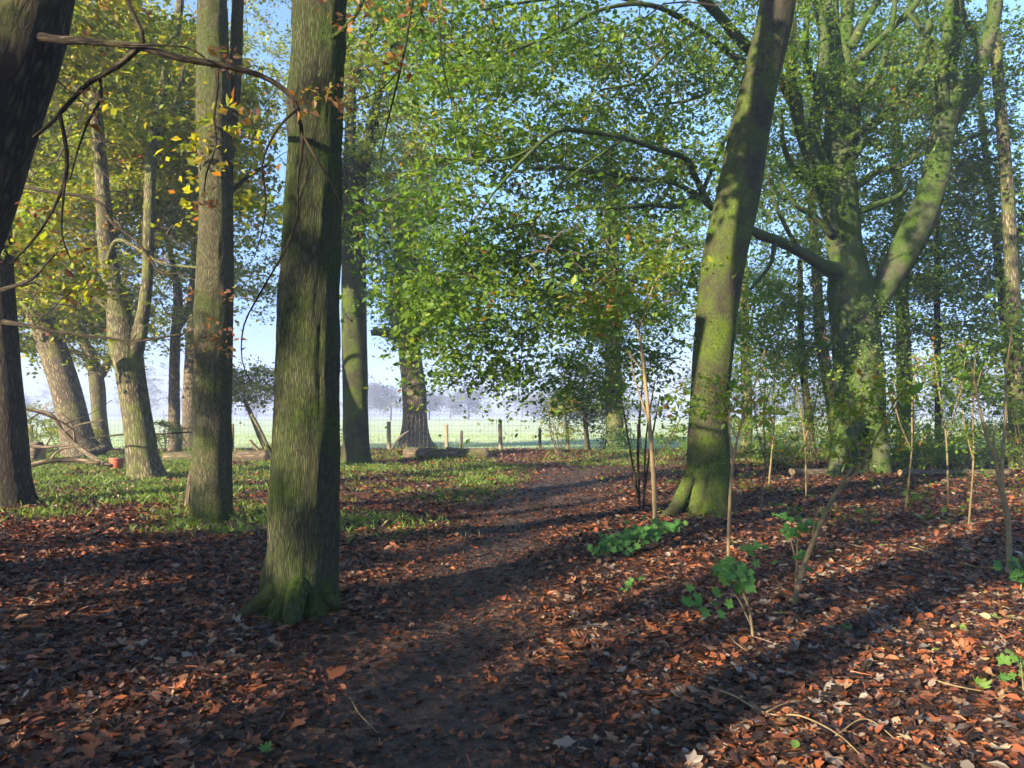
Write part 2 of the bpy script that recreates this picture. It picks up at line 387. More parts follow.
def sprays(att, dirs, nleaf, size, spread=.42, flat=.22, tilt=.5, tint0=.45, tintsd=.16, treetint=0., droop=.1, sunfleck=False, fk=.72):
    n = len(att); nl = np.maximum(3, (LM * nleaf * rng.lognormal(0, .35, n)).astype(int)); idx = np.repeat(np.arange(n), nl); m = len(idx)
    d = dirs.copy(); d[:, 2] *= .5; d /= np.linalg.norm(d, axis=1)[:, None] + 1e-6
    up = np.tile([0, 0, 1.], (n, 1)) + rng.normal(0, .22, (n, 3)); side = np.cross(up, d); side /= np.linalg.norm(side, axis=1)[:, None] + 1e-6
    up = np.cross(d, side)
    u = rng.normal(-.15, 1, m) * spread * 1.15; v = rng.normal(0, 1, m) * spread * .75; w = rng.normal(0, 1, m) * spread * flat
    pos = att[idx] + u[:, None] * d[idx] + v[:, None] * side[idx] + w[:, None] * up[idx]
    pos[:, 2] -= droop * (u ** 2 + v ** 2) / max(spread, .1)
    if sunfleck:
        kk = gap(pos, .03, 0., fk); pos = pos[kk]; idx = idx[kk]; m = len(idx)
    nrm = up[idx] + rng.normal(0, tilt, (m, 3))
    sb = rng.normal(0, .15, n)
    t = np.clip(tint0 + treetint + sb[idx] + rng.normal(0, tintsd, m) + .25 * (rng.random(m) < .05), 0, 1)
    s = size * rng.lognormal(0, .32, m)
    return scatter_shape(pos, nrm, s, t, DIAM[0], DIAM[1], 1.)
def ell(c, r, n, shell=.0):
    p = rng.normal(size=(n, 3)); p /= np.linalg.norm(p, axis=1)[:, None]
    return np.asarray(c) + p * (rng.random((n, 1)) ** (1 / 3) * (1 - shell) + shell) * np.asarray(r)

SUN_EL = math.radians(19); SUN_AZ = math.radians(46)
S3 = np.array([-math.sin(SUN_AZ) * math.cos(SUN_EL), -math.cos(SUN_AZ) * math.cos(SUN_EL), math.sin(SUN_EL)])
def G(px, py): D = gdepth(py); return np.array([(px - 512) / F * D, D])
LIT = [((535, 612), (800, 522), .30), ((380, 582), (640, 512), .22), ((400, 548), (560, 512), .18), ((560, 520), (660, 486), .3), ((850, 720), (1060, 615), .75), ((930, 790), (1100, 700), .6),
        ((0, 606), (200, 578), .10), ((360, 650), (470, 612), .10), ((100, 700), (260, 660), .12), ((300, 500), (480, 470), .7), ((-60, 484), (360, 476), 2.6), ((-20, 512), (330, 500), .8), ((-20, 535), (190, 528), .22), ((20, 622), (130, 604), .10), ((430, 528), (600, 488), .2), ((640, 575), (720, 548), .2), ((360, 610), (520, 560), .10), ((330, 455), (700, 455), 5.), ((700, 505), (600, 520), .5), ((520, 660), (600, 630), .12), ((0, 560), (160, 545), .2), ((330, 545), (420, 520), .2)]
LIT = [(G(*a), G(*b), r * 1.6) for a, b, r in LIT]
def gap(c, pad=.0, thin=.85, k=1.):  # crowns shaped for the light: drops leaves that would shade chosen sun patches
    c = np.atleast_2d(c); g = c[:, :2] - S3[None, :2] * (c[:, 2:3] / S3[2]); keep = np.ones(len(c), bool)
    for a, b, r in LIT:
        d = b - a; t = np.clip(((g - a) @ d) / (d @ d), 0, 1); keep &= np.linalg.norm(g - a - t[:, None] * d, axis=1) > r * k + pad
    far = g[:, 1] > 17
    keep &= ~(far & (rng.random(len(c)) < thin))
    al = g @ S3[:2] / math.cos(SUN_EL); ac = g[:, 0] * -S3[1] + g[:, 1] * S3[0]
    keep &= ~((vnoise(al * .13, ac * 1.9, 3.3) + .45 * vnoise(al * .45, ac * 3.6, 8.3) > np.where(g[:, 1] < 8.5, .64, np.where(g[:, 1] < 12, .50, .34))) & (g[:, 1] > 3) & (g[:, 1] < 36))
    return keep

# a tree: trunk path in pixels (px, py, width px, depth), limbs likewise, crown blobs (px, py, depth, rx, ry, rz metres, sprays)
TREES = []; LM = 1.55
def tree(name, label, cat, group, trunk, limbs=(), blobs=(), mat=None, leaf=None, nleaf=45, lsize=.08, spread=.42, base=None, flare=.35, flh=.35, seg=24,
         tint0=.42, rough=.05, limbmat=None, twigr=.006, wblobs=(), step=.25, ridges=0, maxd=99., tilt=.55, tmat=None, droop=.12, top=None, lobes=4):
    D0 = trunk[0][3]
    P = [np.append(W(x, y, D), w / 2 * D / F) for x, y, w, D in trunk]
    P[0][2] = float(gz(P[0][0], P[0][1])) - .12
    if top: 
        for (dx, dy, dz, r) in top: P.append(np.append(P[-1][:3] + np.array([dx, dy, dz]), r))
    root = thing(name, [P[0][0], P[0][1], P[0][2] + .12], label, cat, group)
    MB().tube(P, seg, step, rough, flare, flh, lobes, seed=len(TREES) + 1, ridges=ridges).build('trunk', mat, root)
    nodes = [q[:3] for q in resample(P, .4) if q[2] > 2.0]
    for lb in limbs:
        Q = np.array([np.append(W(x, y, D), w / 2 * D / F) for x, y, w, D in lb])
        MB().tube(Q, 12, step, rough * 1.4, seed=len(TREES) + 3.3 + len(nodes) * .01).build('limb', limbmat or mat, root)
        nodes += [q[:3] for q in resample(Q, .3)][1:]
    att = [ell(W(x, y, D), (rx, ry, rz), n) for x, y, D, rx, ry, rz, n in blobs] + [ell(c, r, n) for c, r, n in wblobs]
    if att:
        att = np.vstack(att); att = att[att[:, 2] > .6]
        Pp, segs, cnt, dirs, keep = grow(nodes, None, att, maxd=maxd); 
        V, Fq = twig_mesh(Pp, segs, cnt, twigr)
        so = Soup(); so.add(sprays(att[keep], dirs[keep], nleaf, lsize * 1.3, spread, tint0=tint0, tilt=tilt, droop=droop, sunfleck=True))
        crown_mesh('crown', V, Fq, so, leaf, tmat or BK_twig, root)
    TREES.append(root)
    return root
G_F = 'trees along the edge of the wood'

# ---- 1 foreground left: ridged trunk with mossy foot (6.3 m)
tree('oak_tree', 'thick ridged trunk with bright green moss on its foot, nearest tree to the path', 'tree', None,
     [(299, 612, 66, 6.25), (300, 585, 70, 6.28), (303, 540, 68, 6.3), (306, 450, 66, 6.35), (311, 250, 57, 6.5), (318, 60, 53, 6.7), (322, -80, 50, 6.9)],
     limbs=[[(328, -110, 12, 6.8), (380, -70, 6, 6.2), (410, -20, 3, 5.9), (408, 30, 2.6, 5.8), (398, 80, 2.4, 5.8), (388, 120, 2, 5.8), (380, 162, 1.6, 5.8), (384, 174, 1.2, 5.8), (400, 172, .8, 5.8)],
            [(380, -70, 5, 6.2), (405, -30, 2.4, 6), (425, 20, 2, 5.9), (442, 42, 1.6, 5.9), (462, 56, 1, 5.9)], [(410, -20, 2.4, 5.9), (436, 10, 1.8, 5.8), (442, 60, 1.5, 5.8), (452, 105, 1, 5.8)], [(400, 70, 1.6, 5.8), (380, 90, 1.2, 5.7), (355, 102, 1, 5.7), (340, 104, .8, 5.7)],
            [(330, 40, 5, 6.6), (352, 20, 4, 6.4), (368, -10, 3, 6.3)],
            [(290, 560, 16, 6.2), (278, 588, 22, 6.1), (262, 602, 18, 6.05), (248, 610, 12, 6.0), (236, 618, 6, 5.95)], [(300, 575, 18, 6.1), (296, 598, 22, 5.95), (292, 618, 18, 5.85), (290, 630, 8, 5.8)], [(318, 570, 18, 6.2), (326, 595, 16, 6.15), (338, 606, 10, 6.15)]],
     mat=BK_hero, leaf=Lyellow, flare=.42, flh=.16, seg=96, step=.05, rough=.06, ridges=.011, lobes=5,
     top=[(.1, .1, 3, .17), (.1, .2, 3, .10)], wblobs=[((-1.5, 7.5, 12.5), (3.4, 3.4, 2.2), 60)], nleaf=60, lsize=.12, twigr=.008)
# ---- 2 trunk at 211 (11.8 m)
tree('oak_tree', 'straight ridged trunk with a second stem high up, left of the nearest trunk', 'tree', None,
     [(211, 522, 39, 11.8), (212, 500, 38, 11.8), (213, 400, 36, 11.9), (214, 300, 37, 12.0), (216, 200, 33, 12.1), (214, 90, 33, 12.2), (212, 0, 29, 12.4), (211, -80, 27, 12.6)],
     limbs=[[(216, 215, 22, 12.2), (226, 160, 15, 12.4), (234, 90, 13, 12.7), (238, 0, 12, 13), (240, -80, 11, 13)],
            [(212, 195, 10, 12.1), (201, 150, 8, 12.3), (200, 80, 8, 12.4), (204, 0, 7, 12.6)],
            [(220, 205, 6, 12.1), (246, 178, 4, 12.6), (268, 165, 3, 13)]],
     blobs=[(240, 130, 13, 1.3, 1.2, 1.4, 30)],
     mat=BK_ridge, leaf=Lyellow, flare=.16, flh=.3, seg=64, step=.08, rough=.05, ridges=.009,
     top=[(0, .1, 3, .14)], wblobs=[((-5, 13, 14.5), (4.5, 4, 2.6), 80)], nleaf=50, lsize=.11, tint0=.55)
# ---- 3 dark trunk at left edge (14 m)
tree('maple_tree', 'shaded dark trunk at the left edge with broken branches lying beside its foot', 'tree', None,
     [(11, 506, 42, 13.6), (8, 470, 38, 13.6), (4, 400, 36, 13.7), (-3, 300, 32, 13.9), (-8, 200, 30, 14), (-20, 80, 28, 14.3), (-30, -40, 24, 14.6)],
     limbs=[[(4, 322, 6, 13.6), (30, 326, 3.4, 13.2), (60, 332, 3, 13), (100, 337, 2.6, 12.8), (135, 341, 2.6, 12.6), (170, 336, 2, 12.4), (198, 331, 1.6, 12.2)],
            [(-4, 180, 7, 14), (40, 190, 4, 13.4), (95, 200, 3.4, 13), (112, 222, 3, 12.8), (140, 245, 2.8, 12.6), (160, 272, 2.6, 12.5), (180, 274, 2, 12.3), (200, 282, 1.6, 12.2)],
            [(60, 332, 2, 13), (75, 350, 1.6, 13), (100, 360, 1.2, 13)], [(2, 290, 5, 13.6), (30, 280, 3, 13.2), (48, 262, 2, 13), (60, 250, 1.4, 13)]],
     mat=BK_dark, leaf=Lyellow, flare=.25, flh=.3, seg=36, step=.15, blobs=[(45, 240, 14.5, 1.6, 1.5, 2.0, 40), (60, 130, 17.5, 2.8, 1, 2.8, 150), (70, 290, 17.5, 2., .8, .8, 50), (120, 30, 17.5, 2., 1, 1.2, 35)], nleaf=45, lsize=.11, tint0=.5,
     wblobs=[((-12, 15, 12), (4, 4, 3), 80)])
# ---- 4 near leaning dark trunk top left with the arching branch (6 m)
t4 = tree('chestnut_tree', 'dark leaning trunk in the top left corner carrying a long arching bare branch', 'tree', None,
     [(-175, 640, 100, 6.6), (-130, 480, 92, 6.5), (-85, 340, 88, 6.4), (-36, 220, 80, 6.3), (-2, 120, 74, 6.2), (27, 40, 68, 6.2), (44, -30, 64, 6.2), (70, -160, 76, 6.2)],
     limbs=[[(5, 45, 10.92, 6.3), (35, 38, 10.92, 6.1), (62, 40, 8.58, 5.9), (95, 42, 7.02, 5.8), (135, 46, 7.02, 5.7), (180, 58, 7.02, 5.6), (235, 68, 6.24, 5.6), (270, 80, 5.46, 5.6), (292, 98, 5.46, 5.6), (300, 122, 4.68, 5.6), (302, 150, 3.12, 5.6), (298, 180, 2.34, 5.6), (299, 215, 1.56, 5.6), (303, 240, 0.94, 5.6)],
            [(140, 47, 6.24, 5.7), (118, 66, 5.46, 5.7), (90, 82, 4.68, 5.8), (70, 102, 4.68, 5.8), (52, 122, 3.90, 5.9), (33, 138, 3.12, 5.9)],
            [(60, 115, 3.90, 5.8), (65, 140, 3.90, 5.8), (67, 165, 3.90, 5.8), (62, 190, 3.12, 5.8), (46, 222, 2.65, 5.8), (28, 246, 2.34, 5.8), (10, 264, 1.56, 5.8)],
            [(67, 165, 3.12, 5.8), (63, 200, 2.34, 5.8), (62, 235, 1.87, 5.8), (70, 258, 1.25, 5.8)],
            [(100, 78, 3.12, 5.8), (101, 98, 3.12, 5.8), (88, 122, 2.34, 5.8), (78, 150, 1.87, 5.8), (70, 180, 1.56, 5.8)],
            [(143, 48, 4.68, 5.7), (141, 30, 4.68, 5.7), (132, 12, 4.68, 5.7), (124, -10, 4.68, 5.7)],
            [(110, 44, 2.34, 5.7), (145, 45, 2.34, 5.6), (185, 47, 1.87, 5.5), (205, 58, 1.56, 5.5)],
            [(218, 65, 2.65, 5.6), (217, 95, 2.34, 5.6), (214, 118, 2.34, 5.5), (216, 145, 1.56, 5.5), (206, 175, 1.56, 5.5), (204, 198, 0.94, 5.5)],
            [(299, 108, 3.12, 5.6), (285, 120, 2.65, 5.5), (272, 138, 2.34, 5.5), (262, 165, 2.34, 5.5), (266, 200, 1.87, 5.5), (262, 232, 1.25, 5.5), (254, 258, 0.94, 5.5)],
            [(301, 132, 2.65, 5.6), (316, 158, 2.34, 5.6), (335, 190, 1.87, 5.6), (344, 215, 1.56, 5.6), (340, 245, 1.09, 5.6)],
                        [(299, 215, 2, 5.6), (285, 250, 2, 5.6), (262, 290, 1.8, 5.6), (244, 325, 1.6, 5.6), (242, 360, 1.2, 5.6), (250, 380, .8, 5.6)],
            [(302, 150, 2.34, 5.6), (308, 170, 1.56, 5.6), (300, 200, 1.56, 5.6)]],
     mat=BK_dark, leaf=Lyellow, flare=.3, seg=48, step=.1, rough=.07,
     wblobs=[((-5, 5.5, 9.8), (2.6, 3, 1.4), 35)], nleaf=60, lsize=.13, twigr=.006)
# ---- 5 leaning trunk far left (30 m)
tree('oak_tree', 'stout pale trunk leaning left, behind the broken branches', 'tree', G_F,
     [(86, 458, 36, 28), (79, 445, 31, 28), (66, 390, 28, 28), (48, 335, 26, 28), (28, 285, 23, 28), (5, 220, 22, 28), (-15, 150, 18, 28)],
     limbs=[[(42, 310, 18, 28), (50, 265, 12, 28.5), (45, 200, 10, 29), (60, 120, 8, 29)]],
     mat=BK_pale, leaf=Lyellow, seg=28, blobs=[(40, 290, 28, 3.6, 3, 2.4, 250), (40, 130, 28, 4.8, 3, 5, 600)], nleaf=44, lsize=.12, tint0=.50)
# ---- 6 small forked trunk (35 m)
tree('oak_tree', 'small forked trunk standing behind the fallen branch tangle', 'tree', G_F,
     [(101, 446, 18, 35), (99, 415, 14, 35), (97, 385, 15, 35), (92, 360, 12, 35), (75, 325, 9, 35), (60, 280, 7, 35)],
     limbs=[[(98, 378, 10, 35), (112, 355, 8, 35), (118, 320, 7, 35), (125, 270, 6, 35)], [(92, 360, 7, 35), (70, 350, 5, 35), (50, 345, 4, 35)]],
     mat=BK_warm, leaf=Lyellow, seg=16, blobs=[(90, 320, 35, 3.4, 2.5, 2.2, 150)], nleaf=40, lsize=.12, tint0=.45)
# ---- 7 forked tree at 145 (19.5 m)
tree('maple_tree', 'forked trunk with a dark scarred fork and two tall stems, left of the ridged trunks', 'tree', None,
     [(148, 481, 34, 19.3), (143, 460, 30, 19.3), (136, 410, 27, 19.4), (130, 370, 28, 19.4), (124, 340, 30, 19.5), (116, 300, 19, 19.6), (107, 250, 17, 19.8), (102, 180, 13, 20), (95, 100, 11, 20), (86, 0, 9, 20.3), (80, -60, 8, 20.5)],
     limbs=[[(130, 358, 24, 19.4), (141, 325, 13, 19.5), (147, 280, 11, 19.6), (149, 220, 11, 19.8), (152, 150, 10, 20), (163, 90, 9, 20.2), (178, 20, 8, 20.5), (184, -50, 7, 20.6)],
            [(141, 340, 12, 19.4), (143, 325, 9, 19.4)], [(116, 312, 10, 19.5), (100, 300, 7, 19.4), (95, 296, 4, 19.3)],
            [(107, 260, 6, 19.6), (120, 240, 4, 19.2), (160, 262, 3, 18.8), (200, 268, 2.4, 18.5)],
            [(95, 110, 6, 20), (70, 80, 4, 20), (50, 30, 3, 20)], [(152, 150, 5, 20), (170, 120, 4, 20), (186, 60, 3, 20)]],
     mat=BK_warm, leaf=Lyellow, seg=28, step=.15, flare=.2, blobs=[(110, 250, 22, 3.8, 1.6, 2.1, 290), (110, 110, 23, 4.6, 2., 3.4, 640), (190, 150, 22, 2.6, 2, 3.6, 260)], nleaf=44, lsize=.105, tint0=.47)
# ---- 8, 9 thin trunks
tree('ash_tree', 'slim straight pinkish trunk forking at a knot, before the pale field', 'tree', G_F,
     [(175, 452, 12, 33), (174, 420, 11, 33), (175, 350, 10, 33), (178, 300, 9, 33), (174, 270, 6, 33), (165, 230, 5, 33)],
     limbs=[[(176, 330, 9, 33), (188, 310, 7, 33), (192, 290, 6, 33), (195, 250, 5, 33)]],
     mat=BK_pale, leaf=Lyellow, seg=14, blobs=[(180, 260, 33, 3.2, 2.5, 4.0, 150)], nleaf=36, lsize=.12, tint0=.42)
tree('oak_tree', 'yellow-lit trunk half hidden behind the ridged trunk with a second high stem', 'tree', G_F,
     [(190, 446, 15, 36), (190, 400, 14, 36), (193, 330, 13, 36), (196, 270, 11, 36), (200, 180, 8, 36)],
     mat=BK_pale, leaf=Lyellow, seg=16, blobs=[(250, 240, 36, 4.6, 3, 4.5, 210), (250, 60, 36, 5, 3, 4.5, 170)], nleaf=36, lsize=.12, tint0=.42)
# ---- 10 trunk at 355 (24 m)
tree('oak_tree', 'mossy trunk forking into upright limbs, just right of the nearest trunk', 'tree', None,
     [(356, 466, 29, 24.6), (356, 440, 26, 24.6), (355, 380, 25, 24.7), (354, 300, 25, 24.8), (353, 230, 23, 25), (352, 190, 24, 25), (350, 150, 12, 25), (351, 100, 11, 25.2), (346, 50, 10, 25.4), (338, -30, 9, 25.6)],
     limbs=[[(353, 200, 16, 25), (362, 160, 9, 25), (371, 120, 8, 25.1), (390, 60, 8, 25.3), (412, 0, 7, 25.6), (420, -50, 6, 25.6)],
            [(357, 200, 14, 25), (365, 170, 9, 25.2), (375, 130, 7, 25.4), (378, 90, 6, 25.6)],
            [(350, 90, 9, 25.2), (358, 66, 9, 25), (370, 40, 8.5, 24.8), (380, 5, 8, 24.6), (388, -40, 8, 24.5)],
            [(366, 218, 5, 25), (385, 240, 4, 24.8), (410, 258, 3, 24.5), (440, 262, 2, 24)]],
     mat=BK_lean, leaf=Lyellow, seg=32, step=.2, flare=.22, blobs=[(370, 60, 25, 2.3, 2, 2.6, 110), (385, 165, 25, 1.9, 1.5, 2.0, 60)], nleaf=40, lsize=.11, tint0=.35,
     wblobs=[((-4, 25, 18), (5, 5, 3), 80)])
# ---- 11 ivy clad oak by the fence (38 m)
t11 = tree('oak_tree', 'thick pale trunk among the fence posts, ivy above and broken stub on its left', 'tree', None,
     [(416, 450, 32, 37.5), (415, 440, 28, 37.5), (415, 420, 24, 37.5), (414, 390, 24, 37.6), (410, 350, 22, 37.8), (406, 300, 20, 38), (404, 250, 16, 38), (402, 190, 12, 38)],
     limbs=[[(408, 345, 14, 37.8), (395, 336, 9, 37.5), (380, 332, 8, 37.3), (371, 333, 6, 37.2)]],
     mat=BK_pale, leaf=Lgreen, seg=28, step=.2, flare=.3, flh=.6, blobs=[(416, 300, 37, 1.5, 1.3, 2.2, 90), (425, 260, 37, 3.4, 3, 4, 260), (400, 170, 38, 3.5, 3, 3, 160)], nleaf=40, lsize=.12, tint0=.32)
# ---- 12 trunk at 614 with ivy foot (33 m)
tree('lime_tree', 'straight trunk behind the tall sapling, clothed in leaves with dark ivy at its foot', 'tree', None,
     [(615, 452, 21, 33), (615, 430, 18, 33), (614, 400, 18, 33), (613, 350, 16, 33), (613, 300, 15, 33), (612, 230, 12, 33), (610, 150, 9, 33)],
     limbs=[[(613, 320, 7, 33), (590, 300, 5, 32), (560, 295, 4, 31)], [(613, 300, 7, 33), (640, 270, 5, 32.5), (665, 240, 4, 32)]],
     mat=BK_warm, leaf=Lgreen, seg=24, step=.25, blobs=[(600, 330, 32.5, 3.8, 2.5, 2.6, 110), (620, 240, 33, 4.5, 3, 3.6, 180), (583, 395, 31.5, 1.5, 1.3, 1.3, 40), (622, 438, 32.6, .45, .4, .8, 26)], nleaf=45, lsize=.10, tint0=.42)
# ---- 13 leaning mossy trunk (12.6 m)
t13 = tree('hornbeam_tree', 'mossy trunk leaning right with a buttress root spreading left from its foot', 'tree', None,
     [(708, 516, 54, 12.4), (707, 500, 49, 12.4), (708, 470, 42, 12.5), (710, 400, 38, 12.6), (715, 330, 40, 12.7), (724, 260, 42, 12.8), (737, 200, 42, 12.9), (748, 140, 39, 13), (758, 90, 37, 13.1), (770, 40, 36, 13.2), (778, 0, 35, 13.3), (792, -80, 32, 13.5)],
     mat=BK_lean, leaf=Lgreen, seg=56, step=.1, flare=.20, flh=.25, rough=.05, lobes=5,
     limbs=[[(690, 478, 14, 12.3), (680, 500, 14, 12.15), (672, 511, 11, 12.0), (662, 518, 8, 11.9), (652, 526, 3, 11.8)]],
     top=[(.5, .2, 3, .2), (.3, .3, 3, .12)], wblobs=[((4.6, 13, 13.5), (4.5, 3.5, 2.2), 90)],
     blobs=[(560, 10, 14, 3.2, 1.8, .8, 45)], nleaf=48, lsize=.075, twigr=.006)
# ---- 14 the big beech (21 m)
B = 21.5
t14 = tree('beech_tree', 'huge mossy beech dividing low into many upright limbs and one great right-hand limb', 'tree', None,
     [(860, 476, 62, B), (860, 460, 54, B), (860, 430, 49, B), (858, 380, 46, B), (855, 330, 46, B), (850, 290, 44, B), (845, 250, 34, B), (840, 200, 33, B), (838, 150, 28, B + .2), (836, 100, 20, B + .4), (832, 40, 17, B + .6), (828, -30, 14, B + .8)],
     limbs=[[(866, 310, 34, B), (884, 285, 26, B - .1), (905, 250, 28, B - .3), (922, 215, 28, B - .5), (935, 175, 26, B - .6), (943, 135, 25, B - .7), (955, 105, 22, B - .8), (973, 80, 17, B - 1), (985, 50, 14, B - 1.1), (995, 10, 13, B - 1.2), (1000, -50, 12, B - 1.3)],
            [(945, 120, 17, B - .7), (948, 80, 12, B - .6), (955, 40, 11, B - .5), (962, -30, 10, B - .4)],
            [(945, 110, 15, B - .8), (940, 70, 11, B - .9), (948, 30, 10, B - 1), (950, -30, 9, B - 1.1)],
            [(842, 265, 24, B), (832, 225, 17, B - .2), (822, 190, 14, B - .5), (808, 150, 14, B - .8), (798, 115, 13, B - 1), (792, 60, 12, B - 1.2), (790, 0, 10, B - 1.4), (788, -40, 10, B - 1.4)],
            [(838, 200, 18, B - .2), (822, 165, 14, B - .4), (815, 130, 13, B - .5), (820, 90, 11, B - .5), (824, 40, 10, B - .4), (812, -20, 9, B - .3)],
            [(848, 150, 20, B + .2), (852, 100, 15, B + .3), (845, 60, 13, B + .4), (848, 0, 12, B + .5), (850, -40, 10, B + .5)],
            [(846, 140, 10, B), (862, 130, 9, B - .3), (885, 115, 9, B - .6), (905, 92, 8.5, B - .8), (922, 62, 8, B - 1), (930, 20, 7, B - 1.2)],
            [(850, 70, 11, B), (866, 52, 8, B - .2), (890, 30, 7, B - .4), (915, 5, 6, B - .6), (925, -20, 5, B - .7)],
            [(851, 48, 9, B + .2), (862, 25, 8, B), (878, 0, 7, B), (885, -20, 6, B)],
            [(838, 272, 20, B - .2), (820, 264, 12, B - .8), (800, 252, 11, B - 1.6), (775, 240, 10, B - 2.4), (755, 232, 10, B - 3.2), (735, 220, 9, B - 4), (712, 206, 9, B - 4.8), (698, 196, 8, B - 5.4), (680, 206, 6, B - 6), (650, 205, 5, B - 6.6), (615, 208, 4, B - 7.2), (580, 208, 3, B - 7.6), (550, 214, 2, B - 8)],
            [(708, 203, 8, B - 5), (694, 175, 6.5, B - 5.8), (685, 158, 6, B - 6.3), (660, 150, 5.4, B - 7), (625, 138, 5, B - 7.6), (590, 132, 5, B - 8), (555, 132, 4.4, B - 8.4), (525, 158, 3.4, B - 8.6), (500, 185, 2.6, B - 8.8), (478, 215, 1.8, B - 9)],
            [(545, 140, 3, B - 8.4), (510, 158, 2.6, B - 8.4), (470, 160, 2.2, B - 8.5), (425, 157, 1.6, B - 8.6)],
            [(698, 196, 6, B - 5.4), (672, 182, 5.5, B - 6), (640, 180, 5, B - 6.3), (600, 172, 4.6, B - 6.8), (560, 168, 4, B - 7.2), (530, 168, 3, B - 7.5)],
            [(700, 198, 5, B - 5.4), (720, 150, 4, B - 6), (740, 110, 3, B - 6.6)],
            [(798, 110, 12, B - 1), (775, 70, 11, B - 2), (745, 45, 11, B - 3), (715, 12, 10, B - 4), (690, -15, 9, B - 5)],
            [(772, 66, 8, B - 2), (740, 60, 7, B - 3.2), (700, 30, 6, B - 4.4), (650, 5, 5, B - 5.4), (600, 10, 4, B - 6), (560, 32, 3.4, B - 6.6), (520, 48, 2.6, B - 7), (490, 60, 2, B - 7.4)],
            [(650, 5, 4, B - 5.4), (600, -5, 4, B - 6), (540, 0, 3, B - 7), (480, 10, 2.4, B - 8)],
            [(836, 110, 9, B + .3), (815, 85, 7, B), (806, 50, 6, B), (808, 0, 5, B)], [(851, 160, 10, B - .2), (868, 140, 7, B - .4), (880, 150, 5, B - .6)],
            [(852, 190, 9, B), (880, 170, 7, B - .3), (905, 165, 5, B - .5), (925, 140, 4, B - .6)], [(852, 215, 8, B), (875, 205, 6, B - .2), (900, 195, 4.5, B - .4), (912, 180, 3, B - .5)],
            [(822, 190, 8, B - .5), (800, 175, 6, B - 1), (785, 150, 5, B - 1.3), (780, 110, 4, B - 1.5)], [(832, 235, 8, B - .4), (812, 215, 6, B - .8), (796, 205, 5, B - 1.2), (782, 185, 4, B - 1.4)],
            [(905, 92, 6, B - .8), (925, 95, 4, B - .9), (938, 85, 3, B - .9)], [(800, 252, 6, B - 1.6), (785, 225, 4, B - 2), (772, 195, 3, B - 2.3)], [(775, 240, 6, B - 2.4), (770, 265, 4, B - 2.6), (750, 290, 3, B - 3)],
            [(822, 100, 8, B), (798, 40, 6, B - .6), (780, -10, 5, B - 1)], [(852, 110, 8, B), (880, 70, 6, B - .5), (893, 20, 5, B - .8), (895, -20, 4, B - 1)], [(948, 70, 6, B - 1), (930, 40, 5, B - 1), (905, 10, 4, B - 1)],
            [(940, 150, 6, B - .6), (965, 140, 4, B - .6), (990, 130, 3, B - .6)], [(985, 50, 7, B - 1.1), (965, 20, 5, B - 1.2), (960, -20, 4, B - 1.2)],
            [(740, 60, 5, B - 3.2), (720, 85, 4, B - 3.6), (690, 100, 3, B - 4), (655, 105, 2.4, B - 4.4)], [(700, 30, 5, B - 4.4), (670, 50, 4, B - 4.8), (640, 80, 3, B - 5.2), (600, 90, 2, B - 5.6)],
            [(625, 138, 3.4, B - 7.6), (600, 155, 2.6, B - 7.8), (560, 185, 2.2, B - 8), (540, 215, 1.6, B - 8.2)],
            [(862, 420, 15, B - .9), (845, 445, 14, B - 1.1), (835, 470, 12, B - 1.3), (826, 480, 6, B - 1.5)],
            [(870, 400, 18, B - .9), (880, 440, 17, B - 1.), (884, 470, 18, B - 1.1), (890, 482, 9, B - 1.2)],
            ],
     mat=BK_beech, leaf=Lgreen, seg=48, step=.18, flare=.15, flh=.3, rough=.13, twigr=.0065,
     blobs=[(490, 285, 13.6, 2.1, 1.3, 1.2, 95), (430, 225, 13.4, 1.6, 1.2, 1.3, 60), (570, 250, 14, 1.9, 1.5, 1.1, 75), (470, 120, 14.5, 2.2, 1.6, 1.3, 90), (480, 190, 15.5, 2.0, 1.2, 1.2, 60), (620, 90, 17.5, 2.4, 1.5, 1.3, 80), (530, 40, 17.5, 3.2, 1.6, 1.2, 90),
            (650, 260, 15, 1.7, 1.5, 1.3, 70), (650, 165, 16, 1.8, 1.6, 1.2, 60), (475, 350, 15, 1.3, .9, .9, 40), (560, 330, 16.5, 2.4, 1.2, 1.2, 44), (660, 350, 17, 1.8, 1.2, 1.4, 26),
            (840, 60, 24.5, 3.8, 2, 2.8, 210), (930, 130, 23.5, 3.2, 2, 3.0, 200), (770, 130, 23.5, 2.4, 2, 2.4, 120), (770, 320, 22.5, 2.2, 1.2, 1.4, 60), (960, 40, 23, 3, 2, 2.4, 150), (900, 230, 25, 2.8, 2, 2.2, 130), (740, 40, 18.5, 2.2, 2, 1.6, 90), (850, 90, 20, 3.4, 1.2, 2.2, 34), (930, 60, 20, 2.4, 1.0, 2.0, 22), (790, 190, 20, 1.6, 1.2, 1.4, 24), (910, 290, 22, 2.2, 1, 1.2, 36), (430, 130, 14.5, 1.6, 1.4, 1.4, 50), (600, 150, 17, 2.4, 1.4, 1.4, 60), (430, 40, 16, 1.8, 1.6, 1.4, 55), (680, 320, 16, 1.5, 1.2, 1.4, 22), (540, 385, 16, 1.6, 1.0, .5, 16)],
     nleaf=46, lsize=.078, tint0=.42, wblobs=[((11, 21, 17), (7, 6, 3.2), 160)])
